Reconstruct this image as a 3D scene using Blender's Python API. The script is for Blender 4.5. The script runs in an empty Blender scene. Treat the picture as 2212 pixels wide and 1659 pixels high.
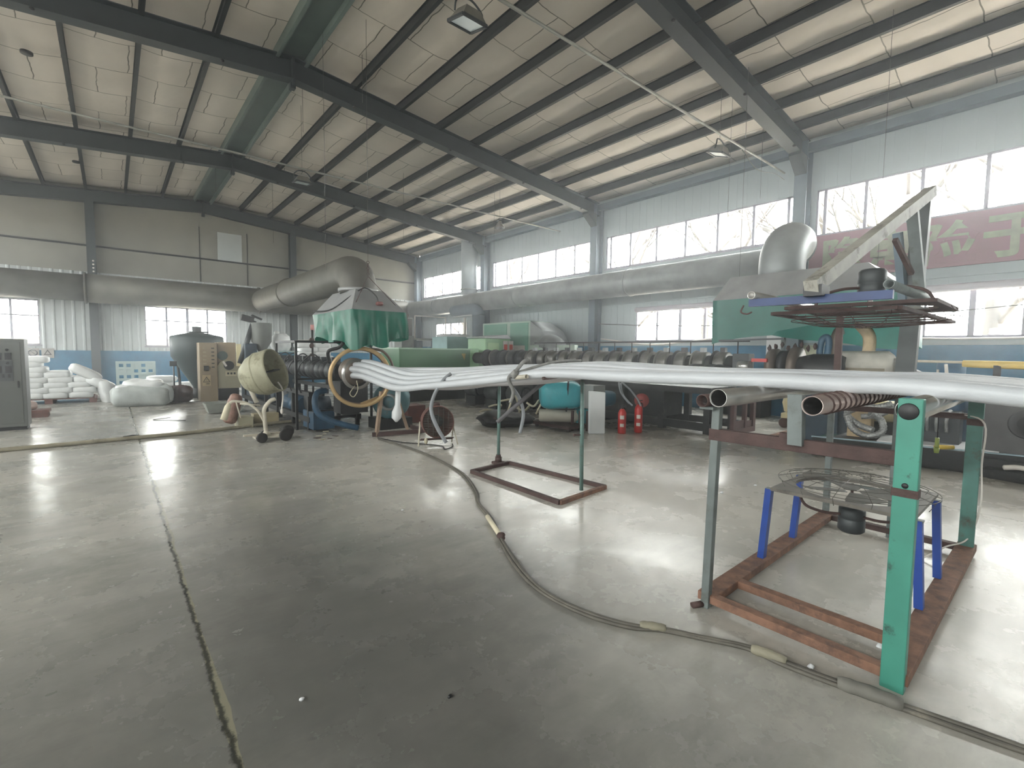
import bpy, math, random
from mathutils import Vector, Matrix
random.seed(7)
S = bpy.context.scene
COL = S.collection
PI = math.pi

# ---------------------------------------------------------------- camera, world, exposure
def rot_rows(yaw, pitch, roll):
    cy, sy, cp, sp = math.cos(yaw), math.sin(yaw), math.cos(pitch), math.sin(pitch)
    f = Vector((sy*cp, cy*cp, sp)); r = Vector((cy, -sy, 0)); u = r.cross(f)
    cr, sr = math.cos(roll), math.sin(roll)
    return r*cr+u*sr, -r*sr+u*cr, f
r_, u_, f_ = rot_rows(math.radians(40.348), math.radians(-3.823), math.radians(.704))
cam_data = bpy.data.cameras.new('camera'); cam = bpy.data.objects.new('camera', cam_data); COL.objects.link(cam)
cam.matrix_world = Matrix(((r_.x, u_.x, -f_.x, 0), (r_.y, u_.y, -f_.y, 0), (r_.z, u_.z, -f_.z, 1.47), (0, 0, 0, 1)))
cam_data.sensor_width = 36; cam_data.lens = 1017.155/2212*36; cam_data.clip_start = .02; cam_data.clip_end = 400
S.camera = cam
S.view_settings.view_transform = 'Standard'; S.view_settings.look = 'None'
S.view_settings.gamma = 1; S.view_settings.use_curve_mapping = False
S.view_settings.exposure = 0.45
w = bpy.data.worlds.new('world'); S.world = w; w.use_nodes = True
SKY = 24
bg = w.node_tree.nodes['Background']; bg.inputs[0].default_value = (1, .985, .965, 1); bg.inputs[1].default_value = SKY

def portal(loc, rot, sx, sy):
    l = bpy.data.lights.new('daylight_opening', 'AREA'); l.shape = 'RECTANGLE'; l.size = sx; l.size_y = sy
    l.cycles.is_portal = True
    o = bpy.data.objects.new('daylight_opening', l); COL.objects.link(o); o.location = loc; o.rotation_euler = rot
for yc in (-4.9, 1.15, 7.16, 13.2, 19.15):
    portal((12.46, yc, 4.72), (0, PI/2, 0), 1.15, 5.9)
for yc, wd in ((1.15, 2.7), (7.16, 3.2), (19.15, 2.7), (-4.9, 2.7)):
    portal((12.46, yc, 2.38), (0, PI/2, 0), 1.15, wd)
for yc in (-4.9, 1.15, 7.16, 13.2, 19.15):  # portals for the added left-wall windows
    portal((-6.76, yc, 4.72), (0, -PI/2, 0), 1.15, 5.9)
    portal((-6.76, yc, 2.38), (0, -PI/2, 0), 1.15, 2.7)
for xc in (-3.1, 2.28):
    portal((xc, 22.2, 2.28), (-PI/2, 0, 0), 2.7, 1.55)

# ---------------------------------------------------------------- materials
def lin(c):
    return c/12.92 if c <= .04045 else ((c+.055)/1.055)**2.4
def hexc(h):
    return tuple(lin(int(h[i:i+2], 16)/255) for i in (0, 2, 4))+(1,)
MC = {}
def M(name, col, rough=.6, metal=0, var=.25, scale=5, bump=0, bscale=40, dirt=None, dscale=3, damt=.5, trans=0, emit=0, spec=.5):
    if name in MC: return MC[name]
    m = bpy.data.materials.new(name); m.use_nodes = True; nt = m.node_tree; N = nt.nodes; L = nt.links
    b = N['Principled BSDF']; c = hexc(col) if isinstance(col, str) else col
    b.inputs['Roughness'].default_value = rough; b.inputs['Metallic'].default_value = metal
    b.inputs['Specular IOR Level'].default_value = spec
    tc = N.new('ShaderNodeTexCoord'); no = N.new('ShaderNodeTexNoise'); no.inputs['Scale'].default_value = scale
    no.inputs['Detail'].default_value = 5; L.new(tc.outputs['Object'], no.inputs['Vector'])
    rp = N.new('ShaderNodeMapRange'); rp.inputs[1].default_value = .3; rp.inputs[2].default_value = .7
    rp.inputs[3].default_value = 1-var; rp.inputs[4].default_value = 1+var*.5
    L.new(no.outputs['Fac'], rp.inputs[0])
    mx = N.new('ShaderNodeVectorMath'); mx.operation = 'SCALE'; mx.inputs[0].default_value = c[:3]
    L.new(rp.outputs[0], mx.inputs['Scale']); out = mx.outputs[0]
    if dirt:
        n2 = N.new('ShaderNodeTexNoise'); n2.inputs['Scale'].default_value = dscale; n2.inputs['Detail'].default_value = 8
        n2.inputs['Roughness'].default_value = .7; L.new(tc.outputs['Object'], n2.inputs['Vector'])
        r2 = N.new('ShaderNodeMapRange'); r2.inputs[1].default_value = 1-damt; r2.inputs[2].default_value = 1.12-damt
        L.new(n2.outputs['Fac'], r2.inputs[0])
        mm = N.new('ShaderNodeMix'); mm.data_type = 'RGBA'; L.new(r2.outputs[0], mm.inputs[0])
        L.new(out, mm.inputs[6]); mm.inputs[7].default_value = hexc(dirt); out = mm.outputs[2]
    L.new(out, b.inputs['Base Color'])
    if bump:
        bn = N.new('ShaderNodeTexNoise'); bn.inputs['Scale'].default_value = bscale; bn.inputs['Detail'].default_value = 4
        L.new(tc.outputs['Object'], bn.inputs['Vector'])
        bp = N.new('ShaderNodeBump'); bp.inputs['Strength'].default_value = bump; bp.inputs['Distance'].default_value = .02
        L.new(bn.outputs['Fac'], bp.inputs['Height']); L.new(bp.outputs[0], b.inputs['Normal'])
    if trans:
        tr = N.new('ShaderNodeBsdfTranslucent'); L.new(out, tr.inputs[0]); ms = N.new('ShaderNodeMixShader')
        ms.inputs[0].default_value = trans; L.new(b.outputs[0], ms.inputs[1]); L.new(tr.outputs[0], ms.inputs[2])
        L.new(ms.outputs[0], N['Material Output'].inputs[0])
    if emit:
        b.inputs['Emission Color'].default_value = c; b.inputs['Emission Strength'].default_value = emit
    MC[name] = m; return m

steel_dark = M('painted_dark_steel', '343b3f', .55, 0, .15, 3)
steel_blue = M('painted_grey_blue_steel', '5c6a74', .5, 0, .12, 3)
purlin_m = M('purlin_steel', '2a2e30', .5, .2, .2, 4)
panel_m = M('grey_wall_panel', '97a1a4', .55, 0, .08, 1)
clad_m = M('white_corrugated_sheet', 'a9afaf', .45, 0, .1, 2)
blue_m = M('blue_painted_masonry', '2c6d8e', .7, 0, .2, 3, .15, 30, dirt='6fa0b8', dscale=1.2, damt=.36)
board_m = M('grey_insulation_board', '85847b', .8, 0, .12, 1.3)
frame_white = M('white_window_frame', '8a8692', .4, 0, .05, 3)
galv = M('galvanised_duct', '868a8a', .5, .35, .25, 2.2, .06, 20)
galv_dark = M('dusty_galvanised_duct', '55534c', .6, .2, .3, 2.2, .08, 20)
galv_sh = M('galvanised_sheet', '8f9090', .5, .3, .2, 3)
tarp = M('green_tarpaulin', '096a55', .38, 0, .3, 4, .2, 14, trans=.3)
tarp2 = M('hazed_green_tarpaulin', '2c6f64', .45, 0, .25, 2, .15, 8, trans=.3)  # green greyed down, haze included in the colour
teal = M('teal_paint', '3c8272', .5, 0, .2, 5, dirt='26352f', dscale=9, damt=.42)
teal_d = M('worn_teal_paint', '446f67', .55, 0, .3, 9, dirt='4a4236', dscale=6, damt=.44)
grey_paint = M('grey_tube_paint', '646b6a', .5, .1, .25, 9, dirt='4f524c', dscale=7, damt=.45)
rust = M('rusty_steel', '7d5d4c', .8, .1, .35, 14, .2, 60, dirt='5c463c', dscale=9, damt=.5)
rust_dark = M('dark_rusty_steel', '4c3a37', .75, .2, .35, 10, .2, 60)
blue_paint = M('blue_paint', '1a3d88', .45, 0, .2, 8, dirt='2b2d33', dscale=5, damt=.34)
chrome = M('worn_chrome_tube', 'b5b3b0', .28, .85, .2, 6, .05, 30)
chrome_s = M('bright_chrome_tube', 'c9c8c6', .2, .9, .15, 5)
black = M('black_plastic', '17181a', .5, 0, .3, 6)
rubber = M('black_rubber', '24211f', .8, 0, .3, 10)
dark_m = M('oily_machine_steel', '1e1f20', .55, .3, .4, 7, .2, 30, dirt='3a3834', dscale=5, damt=.42)
dark_b = M('dark_blue_machine_paint', '21333f', .6, .1, .35, 6, dirt='4b4a45', dscale=5, damt=.42)
barrel_m = M('heater_band_steel', '6c6a66', .45, .6, .35, 6)
barrel_d = M('dark_clamp_steel', '2e2f31', .5, .5, .3, 6)
bluemach = M('blue_machine_paint', '1d4058', .5, .1, .3, 6, dirt='3a3f40', dscale=4, damt=.42)
petrol = M('petrol_blue_paint', '4d7077', .55, .1, .3, 5, dirt='5a5850', dscale=4, damt=.45)
green_p = M('olive_green_machine_paint', '4a7354', .4, 0, .12, 2)
green_l = M('light_green_machine_paint', '86b585', .4, 0, .1, 3)
green_c = M('mint_green_panel', '55917a', .4, 0, .1, 3)
foam = M('white_foam', 'd6d8da', .55, 0, .06, 5, .1, 60)
foam_m = M('extruded_foam_tube', 'b6b9bd', .45, 0, .08, 3, .1, 80)
foam_g = M('grey_foam_tube', '83868a', .6, 0, .15, 5, .1, 60)
foam_d = M('dirty_cream_foam', 'c4bca4', .7, 0, .2, 6)
brass = M('brass_ring', 'ab9169', .42, .4, .2, 6, dirt='7b6748', dscale=5, damt=.4)
sackw = M('white_woven_sack', 'd6d8d8', .5, 0, .08, 6, .35, 9)
sackg = M('clear_plastic_bulk_bag', 'b4bab8', .3, 0, .2, 4, .5, 7)
sackb = M('brown_sack', '4a3230', .7, 0, .4, 6, .4, 12)
pinkpl = M('dirty_pink_plastic', '876659', .55, 0, .4, 9, .3, 30)
tan = M('tan_cabinet_paint', '8f8069', .5, 0, .15, 2)
beige = M('beige_cabinet_paint', '98937c', .5, 0, .12, 3)
cream = M('cream_paint', 'dcd0a6', .5, 0, .12, 4)
drum_m = M('dusty_cream_drum', '99967f', .6, .1, .25, 4, .3, 18, dirt='716e59', dscale=4, damt=.48)
cement = M('white_pipe_paint', 'bdb6a6', .6, 0, .25, 6)
plank = M('tan_painted_timber', '8f7a68', .7, 0, .25, 7)
red = M('red_enamel', 'b5261f', .35, 0, .15, 5)
whitel = M('white_label', 'cfc9c2', .6, 0, .1, 8)
redlab = M('red_label_print', 'c8503c', .6)
teal_foam = M('teal_plastic_wrap', '3495a0', .35, 0, .15, 5, .4, 12)
pallet_r = M('red_brown_pallet', '6d4840', .8, 0, .3, 8)
crate_m = M('grey_white_plastic_crate', 'a4b5b4', .5, 0, .1, 3)
warn_y = M('worn_warning_sticker', '9a8a4e', .6, 0, .3, 12)
ink = M('dark_ink', '2b2c2b', .7)
yellowc = M('yellow_plastic', 'c6a93c', .5)
yellowp = M('yellow_foam_lagging', 'd8bc6a', .6, 0, .15, 5)
lagging = M('tan_lagging_cloth', 'b9a483', .8, 0, .25, 7, .5, 14)
wrapm = M('white_wrapped_insulation', 'b9b5ab', .6, 0, .3, 4, .4, 9)
silver = M('silver_flexible_hose', '9b9c9b', .35, .6, .2, 12, .6, 60)
rib_grey = M('louvred_steel', '4d4c4c', .5, .4, .25, 5)
fan_rust = M('rust_brown_fan_shell', '6b4a42', .7, .2, .35, 9, dirt='3f3431', dscale=6, damt=.45)
cable_m = M('grey_black_cable', '5a564e', .6, 0, .35, 9, dirt='7c766a', dscale=7, damt=.42)
pvc = M('dusty_cream_conduit', '8d8672', .6, 0, .3, 5, dirt='5f5a4a', dscale=4, damt=.45)
wire_m = M('thin_dull_wire', '5f5f5c', .5, .4, .1, 5)
lens_m = M('lamp_glass', 'b9c6ca', .25, 0, .05, 4)
motor_dk = M('dark_grey_motor_housing', '34383a', .5, .3, .2, 6)
bark = M('grey_bark', '4d4844', .9, 0, .2, 4)
hedge_m = M('pale_ground', 'beb5a8', .9, 0, .3, .6)
farwall_m = M('far_wall_render', '4f4f44', .9, 0, .3, .6)

# glass
glass = bpy.data.materials.new('window_glass'); glass.use_nodes = True
_n = glass.node_tree.nodes; _l = glass.node_tree.links; _n.remove(_n['Principled BSDF'])
_t = _n.new('ShaderNodeBsdfTransparent'); _t.inputs[0].default_value = (.93, .95, .94, 1)
_g = _n.new('ShaderNodeBsdfGlossy'); _g.inputs['Roughness'].default_value = .03
_w = _n.new('ShaderNodeLayerWeight'); _w.inputs[0].default_value = .5; _p = _n.new('ShaderNodeMath'); _p.operation = 'POWER'; _p.inputs[1].default_value = 5
_l.new(_w.outputs['Facing'], _p.inputs[0]); _f = _n.new('ShaderNodeMath'); _f.operation = 'MULTIPLY_ADD'; _f.inputs[1].default_value = .8; _f.inputs[2].default_value = .03; _l.new(_p.outputs[0], _f.inputs[0]); _m = _n.new('ShaderNodeMixShader')
_l.new(_f.outputs[0], _m.inputs[0]); _l.new(_t.outputs[0], _m.inputs[1]); _l.new(_g.outputs[0], _m.inputs[2])
_l.new(_m.outputs[0], _n['Material Output'].inputs[0])

# ---------------------------------------------------------------- mesh builder
class MB:
    def __init__(s): s.v = []; s.f = []; s.sm = []
    def add(s, vs, fs, smooth=False):
        o = len(s.v); s.v += [Vector(v) for v in vs]
        s.f += [tuple(i+o for i in f) for f in fs]; s.sm += [smooth]*len(fs); return s
    def box(s, x0, x1, y0, y1, z0, z1):
        return s.add([(x0,y0,z0),(x1,y0,z0),(x1,y1,z0),(x0,y1,z0),(x0,y0,z1),(x1,y0,z1),(x1,y1,z1),(x0,y1,z1)],
                     [(3,2,1,0),(4,5,6,7),(0,1,5,4),(1,2,6,5),(2,3,7,6),(3,0,4,7)])
    def hexa(s, b, t):
        return s.add(list(b)+list(t), [(3,2,1,0),(4,5,6,7),(0,1,5,4),(1,2,6,5),(2,3,7,6),(3,0,4,7)])
    def beam(s, p, q, w, h, up=(0,0,1)):
        p, q = Vector(p), Vector(q); d = (q-p).normalized(); u = Vector(up)
        if abs(d.dot(u)) > .97: u = Vector((1,0,0))
        r = d.cross(u).normalized(); u = r.cross(d)
        r = r*w/2; u = u*h/2
        return s.add([p-r-u,p+r-u,p+r+u,p-r+u,q-r-u,q+r-u,q+r+u,q-r+u],
                     [(0,1,2,3),(7,6,5,4),(4,5,1,0),(5,6,2,1),(6,7,3,2),(7,4,0,3)])
    def tube(s, pts, r, n=12, cap=True, closed=False, prof=None):
        pts = [Vector(p) for p in pts]; N = len(pts)
        rs = r if isinstance(r, (list, tuple)) else [r]*N
        t0 = (pts[1]-pts[0]).normalized(); u = Vector((0,0,1))
        if abs(t0.dot(u)) > .9: u = Vector((1,0,0))
        u = (u-t0*u.dot(t0)).normalized(); vs = []
        for i, p in enumerate(pts):
            if closed: t = (pts[(i+1)%N]-pts[i-1])
            else: t = pts[min(i+1,N-1)]-pts[max(i-1,0)]
            if t.length < 1e-9: t = t0
            t = t.normalized(); u = (u-t*u.dot(t)); u = u.normalized() if u.length > 1e-6 else Vector((1,0,0)); v = t.cross(u)
            for k in range(n):
                a = 2*PI*k/n; vs.append(p+(u*math.cos(a)+v*math.sin(a))*rs[i])
        fs = []
        for i in range(N if closed else N-1):
            j = (i+1) % N
            for k in range(n): fs.append((i*n+k, i*n+(k+1)%n, j*n+(k+1)%n, j*n+k))
        s.add(vs, fs, True)
        if cap and not closed:
            o = len(s.v)-len(vs)
            s.f += [tuple(o+k for k in reversed(range(n))), tuple(o+(N-1)*n+k for k in range(n))]; s.sm += [False]*2
        return s
    def cyl(s, p, q, r, n=20, r2=None, cap=True): return s.tube([p, q], [r, r if r2 is None else r2], n, cap)
    def pipe(s, p, q, r, t=.006, n=24):
        # open hollow tube with wall
        p, q = Vector(p), Vector(q); d = (q-p).normalized(); u = Vector((0,0,1))
        if abs(d.dot(u)) > .9: u = Vector((1,0,0))
        a = d.cross(u).normalized(); b = a.cross(d); vs = []
        for c, rr in ((p,r),(q,r),(q,r-t),(p,r-t)):
            for k in range(n):
                an = 2*PI*k/n; vs.append(c+(a*math.cos(an)+b*math.sin(an))*rr)
        fs = []
        for i in range(4):
            j = (i+1) % 4
            for k in range(n): fs.append((i*n+k, j*n+k, j*n+(k+1)%n, i*n+(k+1)%n))
        return s.add(vs, fs, True)
    def lathe(s, c, prof, n=24, axis=(0,0,1), cap=False):
        # prof: list of (r, h) along axis from c
        c = Vector(c); d = Vector(axis).normalized(); u = Vector((0,0,1))
        if abs(d.dot(u)) > .9: u = Vector((1,0,0))
        a = d.cross(u).normalized(); b = d.cross(a); vs = []
        for r, h in prof:
            for k in range(n):
                an = 2*PI*k/n; vs.append(c+d*h+(a*math.cos(an)+b*math.sin(an))*r)
        fs = [(i*n+k, i*n+(k+1)%n, (i+1)*n+(k+1)%n, (i+1)*n+k) for i in range(len(prof)-1) for k in range(n)]
        s.add(vs, fs, True)
        if cap:
            o = len(s.v)-len(vs)
            s.f += [tuple(o+k for k in reversed(range(n))), tuple(o+(len(prof)-1)*n+k for k in range(n))]; s.sm += [False]*2
        return s
    def ball(s, c, rx, ry, rz, n=14, e=1.0, rot=0, seed=0, amp=0, tilt=(0,0)):
        rnd = random.Random(seed); c = Vector(c); vs = []; m = n//2
        ph = [rnd.random()*6 for _ in range(6)]
        R = Matrix.Rotation(rot, 3, 'Z') @ Matrix.Rotation(tilt[0], 3, 'X') @ Matrix.Rotation(tilt[1], 3, 'Y')
        sp = lambda v: math.copysign(abs(v)**e, v)
        for i in range(m+1):
            th = PI*i/m
            for k in range(n):
                a = 2*PI*k/n
                x, y, z = sp(math.sin(th))*sp(math.cos(a)), sp(math.sin(th))*sp(math.sin(a)), sp(math.cos(th))
                q = 1+amp*(math.sin(3*x+ph[0])*math.sin(4*y+ph[1])+.6*math.sin(7*x+ph[2])*math.sin(6*z+5*y+ph[3]))
                vs.append(c+R@Vector((x*rx*q, y*ry*q, z*rz*q)))
        fs = [(i*n+k, (i+1)*n+k, (i+1)*n+(k+1)%n, i*n+(k+1)%n) for i in range(m) for k in range(n)]
        return s.add(vs, fs, True)
    def ring(s, c, R, r, axis='y', n=48, m=8, sx=1, sy=1):
        c = Vector(c); pts = []
        for k in range(n):
            a = 2*PI*k/n; ca, sa = math.cos(a)*R, math.sin(a)*R
            pts.append(c+Vector({'y': (ca,0,sa), 'x': (0,ca,sa), 'z': (ca,sa,0)}[axis]))
        return s.tube(pts, r, m, closed=True)
    def poly(s, pts, d):
        # extrude polygon pts by vector d
        n = len(pts); pts = [Vector(p) for p in pts]; d = Vector(d)
        return s.add(pts+[p+d for p in pts], [tuple(range(n)), tuple(range(2*n-1, n-1, -1))]+[(i, i+n, (i+1)%n+n, (i+1)%n) for i in range(n)])
    def build(s, name, mat, parent=None, origin=None, bevel=0):
        if parent is not None: o3 = Vector(parent['_o'])
        elif origin is not None: o3 = Vector(origin)
        else:
            xs = [v.x for v in s.v]; ys = [v.y for v in s.v]
            o3 = Vector(((min(xs)+max(xs))/2, (min(ys)+max(ys))/2, min(v.z for v in s.v)))
        me = bpy.data.meshes.new(name); me.from_pydata([v-o3 for v in s.v], [], s.f); me.update()
        me.polygons.foreach_set('use_smooth', s.sm)
        import bmesh
        bm = bmesh.new(); bm.from_mesh(me); bmesh.ops.remove_doubles(bm, verts=bm.verts, dist=1e-5)
        bmesh.ops.recalc_face_normals(bm, faces=bm.faces)
        bm.to_mesh(me); bm.free()
        me.materials.append(mat); o = bpy.data.objects.new(name, me); COL.objects.link(o)
        if parent is not None: o.parent = parent
        else: o.location = o3
        o['_o'] = tuple(o3)
        if bevel:
            md = o.modifiers.new('bevel', 'BEVEL'); md.width = bevel; md.segments = 2; md.limit_method = 'ANGLE'
        return o
def spline(pts, k=6):
    P = [Vector(p) for p in pts]; P = [P[0]*2-P[1]]+P+[P[-1]*2-P[-2]]; out = []
    for i in range(1, len(P)-2):
        for j in range(k):
            t = j/k; a, b, c, d = P[i-1:i+3]
            out.append(.5*((2*b)+(c-a)*t+(2*a-5*b+4*c-d)*t*t+(3*b-a-3*c+d)*t**3))
    out.append(P[-2]); return out
def tag(o, label, cat, group=None, kind=None):
    o['label'] = label; o['category'] = cat
    if group: o['group'] = group
    if kind: o['kind'] = kind
    return o
def thing(name, loc, label, cat, group=None):
    o = bpy.data.objects.new(name, None); COL.objects.link(o); o.location = loc; o['_o'] = tuple(loc)
    o.empty_display_size = .1
    return tag(o, label, cat, group)
def struct(mb, name, mat, parent=None):
    o = mb.build(name, mat, parent, origin=(0,0,0) if parent is None else None)
    o['kind'] = 'structure'; return o
def copy_tree(o, loc, label, rotz=0):
    c = o.copy(); COL.objects.link(c); c.location = loc; c.rotation_euler = (0,0,rotz); c['label'] = label
    for ch in o.children:
        d = ch.copy(); COL.objects.link(d); d.parent = c
        for g in ch.children:
            e = g.copy(); COL.objects.link(e); e.parent = d
    return c

# ---------------------------------------------------------------- setting: dimensions
X0, XW, Y0, YE, XR = -6.7, 12.4, -8.2, 22.13, 2.88
FR = [-1.86, 4.154, 10.168, 16.18, 22.0]
rb = lambda x: 6.73-.09*abs(x-XR)      # rafter underside
rt = lambda x: rb(x)+.41               # rafter top
# floor material
fm = bpy.data.materials.new('polished_concrete'); fm.use_nodes = True; N = fm.node_tree.nodes; L = fm.node_tree.links
b = N['Principled BSDF']; tc = N.new('ShaderNodeTexCoord'); P = tc.outputs['Object']
def noise(scale, detail=6, rough=.55, vec=None, dist=0):
    n = N.new('ShaderNodeTexNoise'); n.inputs['Scale'].default_value = scale; n.inputs['Detail'].default_value = detail
    n.inputs['Roughness'].default_value = rough; n.inputs['Distortion'].default_value = dist; L.new(vec or P, n.inputs['Vector']); return n.outputs['Fac']
def mr(v, a, b_, c, d):
    n = N.new('ShaderNodeMapRange'); L.new(v, n.inputs[0])
    for i, q in enumerate((a, b_, c, d)): n.inputs[i+1].default_value = q
    return n.outputs[0]
def math_(op, a, b_=None):
    n = N.new('ShaderNodeMath'); n.operation = op
    for i, q in enumerate((a, b_)):
        if q is None: continue
        if hasattr(q, 'is_output'): L.new(q, n.inputs[i])
        else: n.inputs[i].default_value = q
    return n.outputs[0]
def mixc(f, a, b_):
    n = N.new('ShaderNodeMix'); n.data_type = 'RGBA'
    if hasattr(f, 'is_output'): L.new(f, n.inputs[0])
    else: n.inputs[0].default_value = f
    for i, q in ((6, a), (7, b_)):
        if hasattr(q, 'is_output'): L.new(q, n.inputs[i])
        else: n.inputs[i].default_value = hexc(q)
    return n.outputs[2]
sx = N.new('ShaderNodeSeparateXYZ'); L.new(P, sx.inputs[0])
FX, FY = sx.outputs[0], sx.outputs[1]
c1 = mixc(mr(noise(.55, 5, .6, dist=.6), .36, .64, 0, 1), '8d8c87', 'aba79f')
c1 = mixc(mr(noise(2.3, 9, .68, dist=.5), .34, .76, 0, .75), c1, '7d7d77')
mp = N.new('ShaderNodeMapping'); mp.inputs['Rotation'].default_value[2] = .5; mp.inputs['Scale'].default_value = (.8, 3.5, 1); L.new(P, mp.inputs[0])
c1 = mixc(mr(noise(1.6, 8, .7, mp.outputs[0]), .4, .8, 0, .5), c1, 'c2beb6')
c1 = mixc(mr(noise(9, 6, .7), .52, .8, 0, .4), c1, 'c4c1b9')
c1 = mixc(mr(noise(5, 8, .75, dist=1), .5, .8, 0, .42), c1, '63635f')
c1 = mixc(mr(math_('ADD', FX, math_('MULTIPLY', noise(.8, 4), 2.5)), 2.6, 5.6, 0, .62), c1, 'd0cbc2')  # window-side brightness painted in: floor colour lightens toward the window wall
# traffic stain running from the camera towards the machine
gx = math_('ABSOLUTE', math_('SUBTRACT', FX, .95)); gy = math_('ABSOLUTE', math_('SUBTRACT', FY, 2.2))
blob = math_('ADD', math_('MULTIPLY', gx, .9), math_('MULTIPLY', gy, .42))
c1 = mixc(math_('MULTIPLY', mr(math_('ADD', blob, noise(1.1, 5)), .85, 2.5, .8, 0), 1), c1, '4b4b49')
gx2 = math_('ABSOLUTE', math_('SUBTRACT', FX, -.8)); gy2 = math_('ABSOLUTE', math_('SUBTRACT', FY, 2.0))
blob2 = math_('ADD', math_('MULTIPLY', gx2, .8), math_('MULTIPLY', gy2, .5))
c1 = mixc(mr(math_('ADD', blob2, noise(1.4, 5)), .7, 2.4, .7, 0), c1, '555652')  # left foreground: stain, with the weaker light there also darkened into the colour
# oily ground around first machine
gx3 = math_('ABSOLUTE', math_('SUBTRACT', FX, 3.1)); gy3 = math_('ABSOLUTE', math_('SUBTRACT', FY, 9.9))
blob3 = math_('ADD', math_('MULTIPLY', gx3, .75), math_('MULTIPLY', gy3, .48))
c1 = mixc(mr(math_('ADD', blob3, noise(2.4, 6)), 1.1, 1.75, .85, 0), c1, '2c2b29')
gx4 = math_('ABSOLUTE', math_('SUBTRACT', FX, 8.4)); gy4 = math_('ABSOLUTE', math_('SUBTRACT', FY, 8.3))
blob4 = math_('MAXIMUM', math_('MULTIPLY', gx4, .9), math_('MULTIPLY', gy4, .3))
c1 = mixc(mr(math_('ADD', blob4, math_('MULTIPLY', noise(2.0, 6), .5)), 1.0, 1.45, .75, 0), c1, '3f3c39')  # floor darker around the bed of the second extruder
# white spatter
vo = N.new('ShaderNodeTexVoronoi'); vo.inputs['Scale'].default_value = 9; L.new(P, vo.inputs['Vector'])
sp = math_('MULTIPLY', mr(vo.outputs['Distance'], .06, .12, 1, 0), mr(noise(.9, 2), .56, .62, 0, .6))
c1 = mixc(sp, c1, 'b4b5ae')
# cracked joint filled with mortar at x = .29, plain saw joints at x = 6.24 and y = 4.0
wob = math_('MULTIPLY', math_('SUBTRACT', noise(5.5, 8, .75), .5), .10)
dx = math_('ABSOLUTE', math_('ADD', math_('SUBTRACT', FX, .29), wob))
dl = math_('ABSOLUTE', math_('SUBTRACT', FX, .30))
wid = mr(noise(1.3, 4), .38, .7, .003, .034)
fill = math_('LESS_THAN', dl, wid)
c1 = mixc(math_('MULTIPLY', fill, .75), c1, '827e6a')
c1 = mixc(math_('MULTIPLY', mr(dx, .005, .016, 1, 0), .9), c1, '2a2b27')
j2 = math_('ADD', mr(math_('ABSOLUTE', math_('ADD', math_('SUBTRACT', FX, 6.24), math_('MULTIPLY', wob, .3))), .004, .01, 1, 0),
           mr(math_('ABSOLUTE', math_('ADD', math_('SUBTRACT', FY, 4.02), math_('MULTIPLY', wob, .3))), .004, .01, 1, 0))
j2 = math_('MULTIPLY', math_('MINIMUM', j2, 1), math_('GREATER_THAN', FX, 3.9))
c1 = mixc(math_('MULTIPLY', j2, .6), c1, '565650')
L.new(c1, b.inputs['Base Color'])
L.new(mr(noise(1.3, 7, .65), .3, .7, .15, .38), b.inputs['Roughness']); b.inputs['Specular IOR Level'].default_value = .35
bp = N.new('ShaderNodeBump'); bp.inputs['Strength'].default_value = .28; bp.inputs['Distance'].default_value = .006
mpb = N.new('ShaderNodeMapping'); mpb.inputs['Scale'].default_value = (1.0, 1.0, 1); L.new(P, mpb.inputs[0])
L.new(math_('ADD', math_('MULTIPLY', noise(3.4, 3, .5, mpb.outputs[0]), 1.6), math_('MULTIPLY', fill, -.5)), bp.inputs['Height']); L.new(bp.outputs[0], b.inputs['Normal'])
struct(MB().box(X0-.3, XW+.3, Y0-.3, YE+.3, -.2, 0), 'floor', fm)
tag(MB().box(-60, 90, -60, 110, -.5, -.22).build('outside_ground', hedge_m, origin=(0,0,-.22)), 'pale hazy ground outside beyond the windows', 'ground', kind='structure')

# ceiling
cm = bpy.data.materials.new('insulation_blanket'); cm.use_nodes = True; N = cm.node_tree.nodes; L = cm.node_tree.links
b = N['Principled BSDF']; tc = N.new('ShaderNodeTexCoord'); P = tc.outputs['Object']
mp = N.new('ShaderNodeMapping'); mp.inputs['Rotation'].default_value[2] = 0; L.new(P, mp.inputs[0])
dn = N.new('ShaderNodeTexNoise'); dn.inputs['Scale'].default_value = 2.5; L.new(P, dn.inputs['Vector'])
va = N.new('ShaderNodeVectorMath'); va.operation = 'MULTIPLY_ADD'; L.new(dn.outputs['Color'], va.inputs[0]); va.inputs[1].default_value = (.09, .09, 0); L.new(mp.outputs[0], va.inputs[2])
sep = N.new('ShaderNodeSeparateXYZ'); L.new(va.outputs[0], sep.inputs[0])
cmb = N.new('ShaderNodeCombineXYZ'); L.new(sep.outputs[1], cmb.inputs[1]); L.new(sep.outputs[0], cmb.inputs[0])
br = N.new('ShaderNodeTexBrick'); L.new(cmb.outputs[0], br.inputs[0]); br.offset = .5; br.inputs['Scale'].default_value = 1
br.inputs['Brick Width'].default_value = .98; br.inputs['Row Height'].default_value = 1.17; br.inputs['Mortar Size'].default_value = .011; br.inputs['Mortar Smooth'].default_value = .4
br.inputs['Color1'].default_value = hexc('e3dad0'); br.inputs['Color2'].default_value = hexc('d8d0c6'); br.inputs['Mortar'].default_value = hexc('625f52')
c1 = mixc(mr(noise(.7, 5, .6), .4, .7, 0, .45), br.outputs[0], 'c4bcb0')
L.new(c1, b.inputs['Base Color']); b.inputs['Roughness'].default_value = .55
bp = N.new('ShaderNodeBump'); bp.inputs['Strength'].default_value = .5; bp.inputs['Distance'].default_value = .05; L.new(noise(1.6, 3), bp.inputs['Height']); L.new(bp.outputs[0], b.inputs['Normal'])
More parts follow.
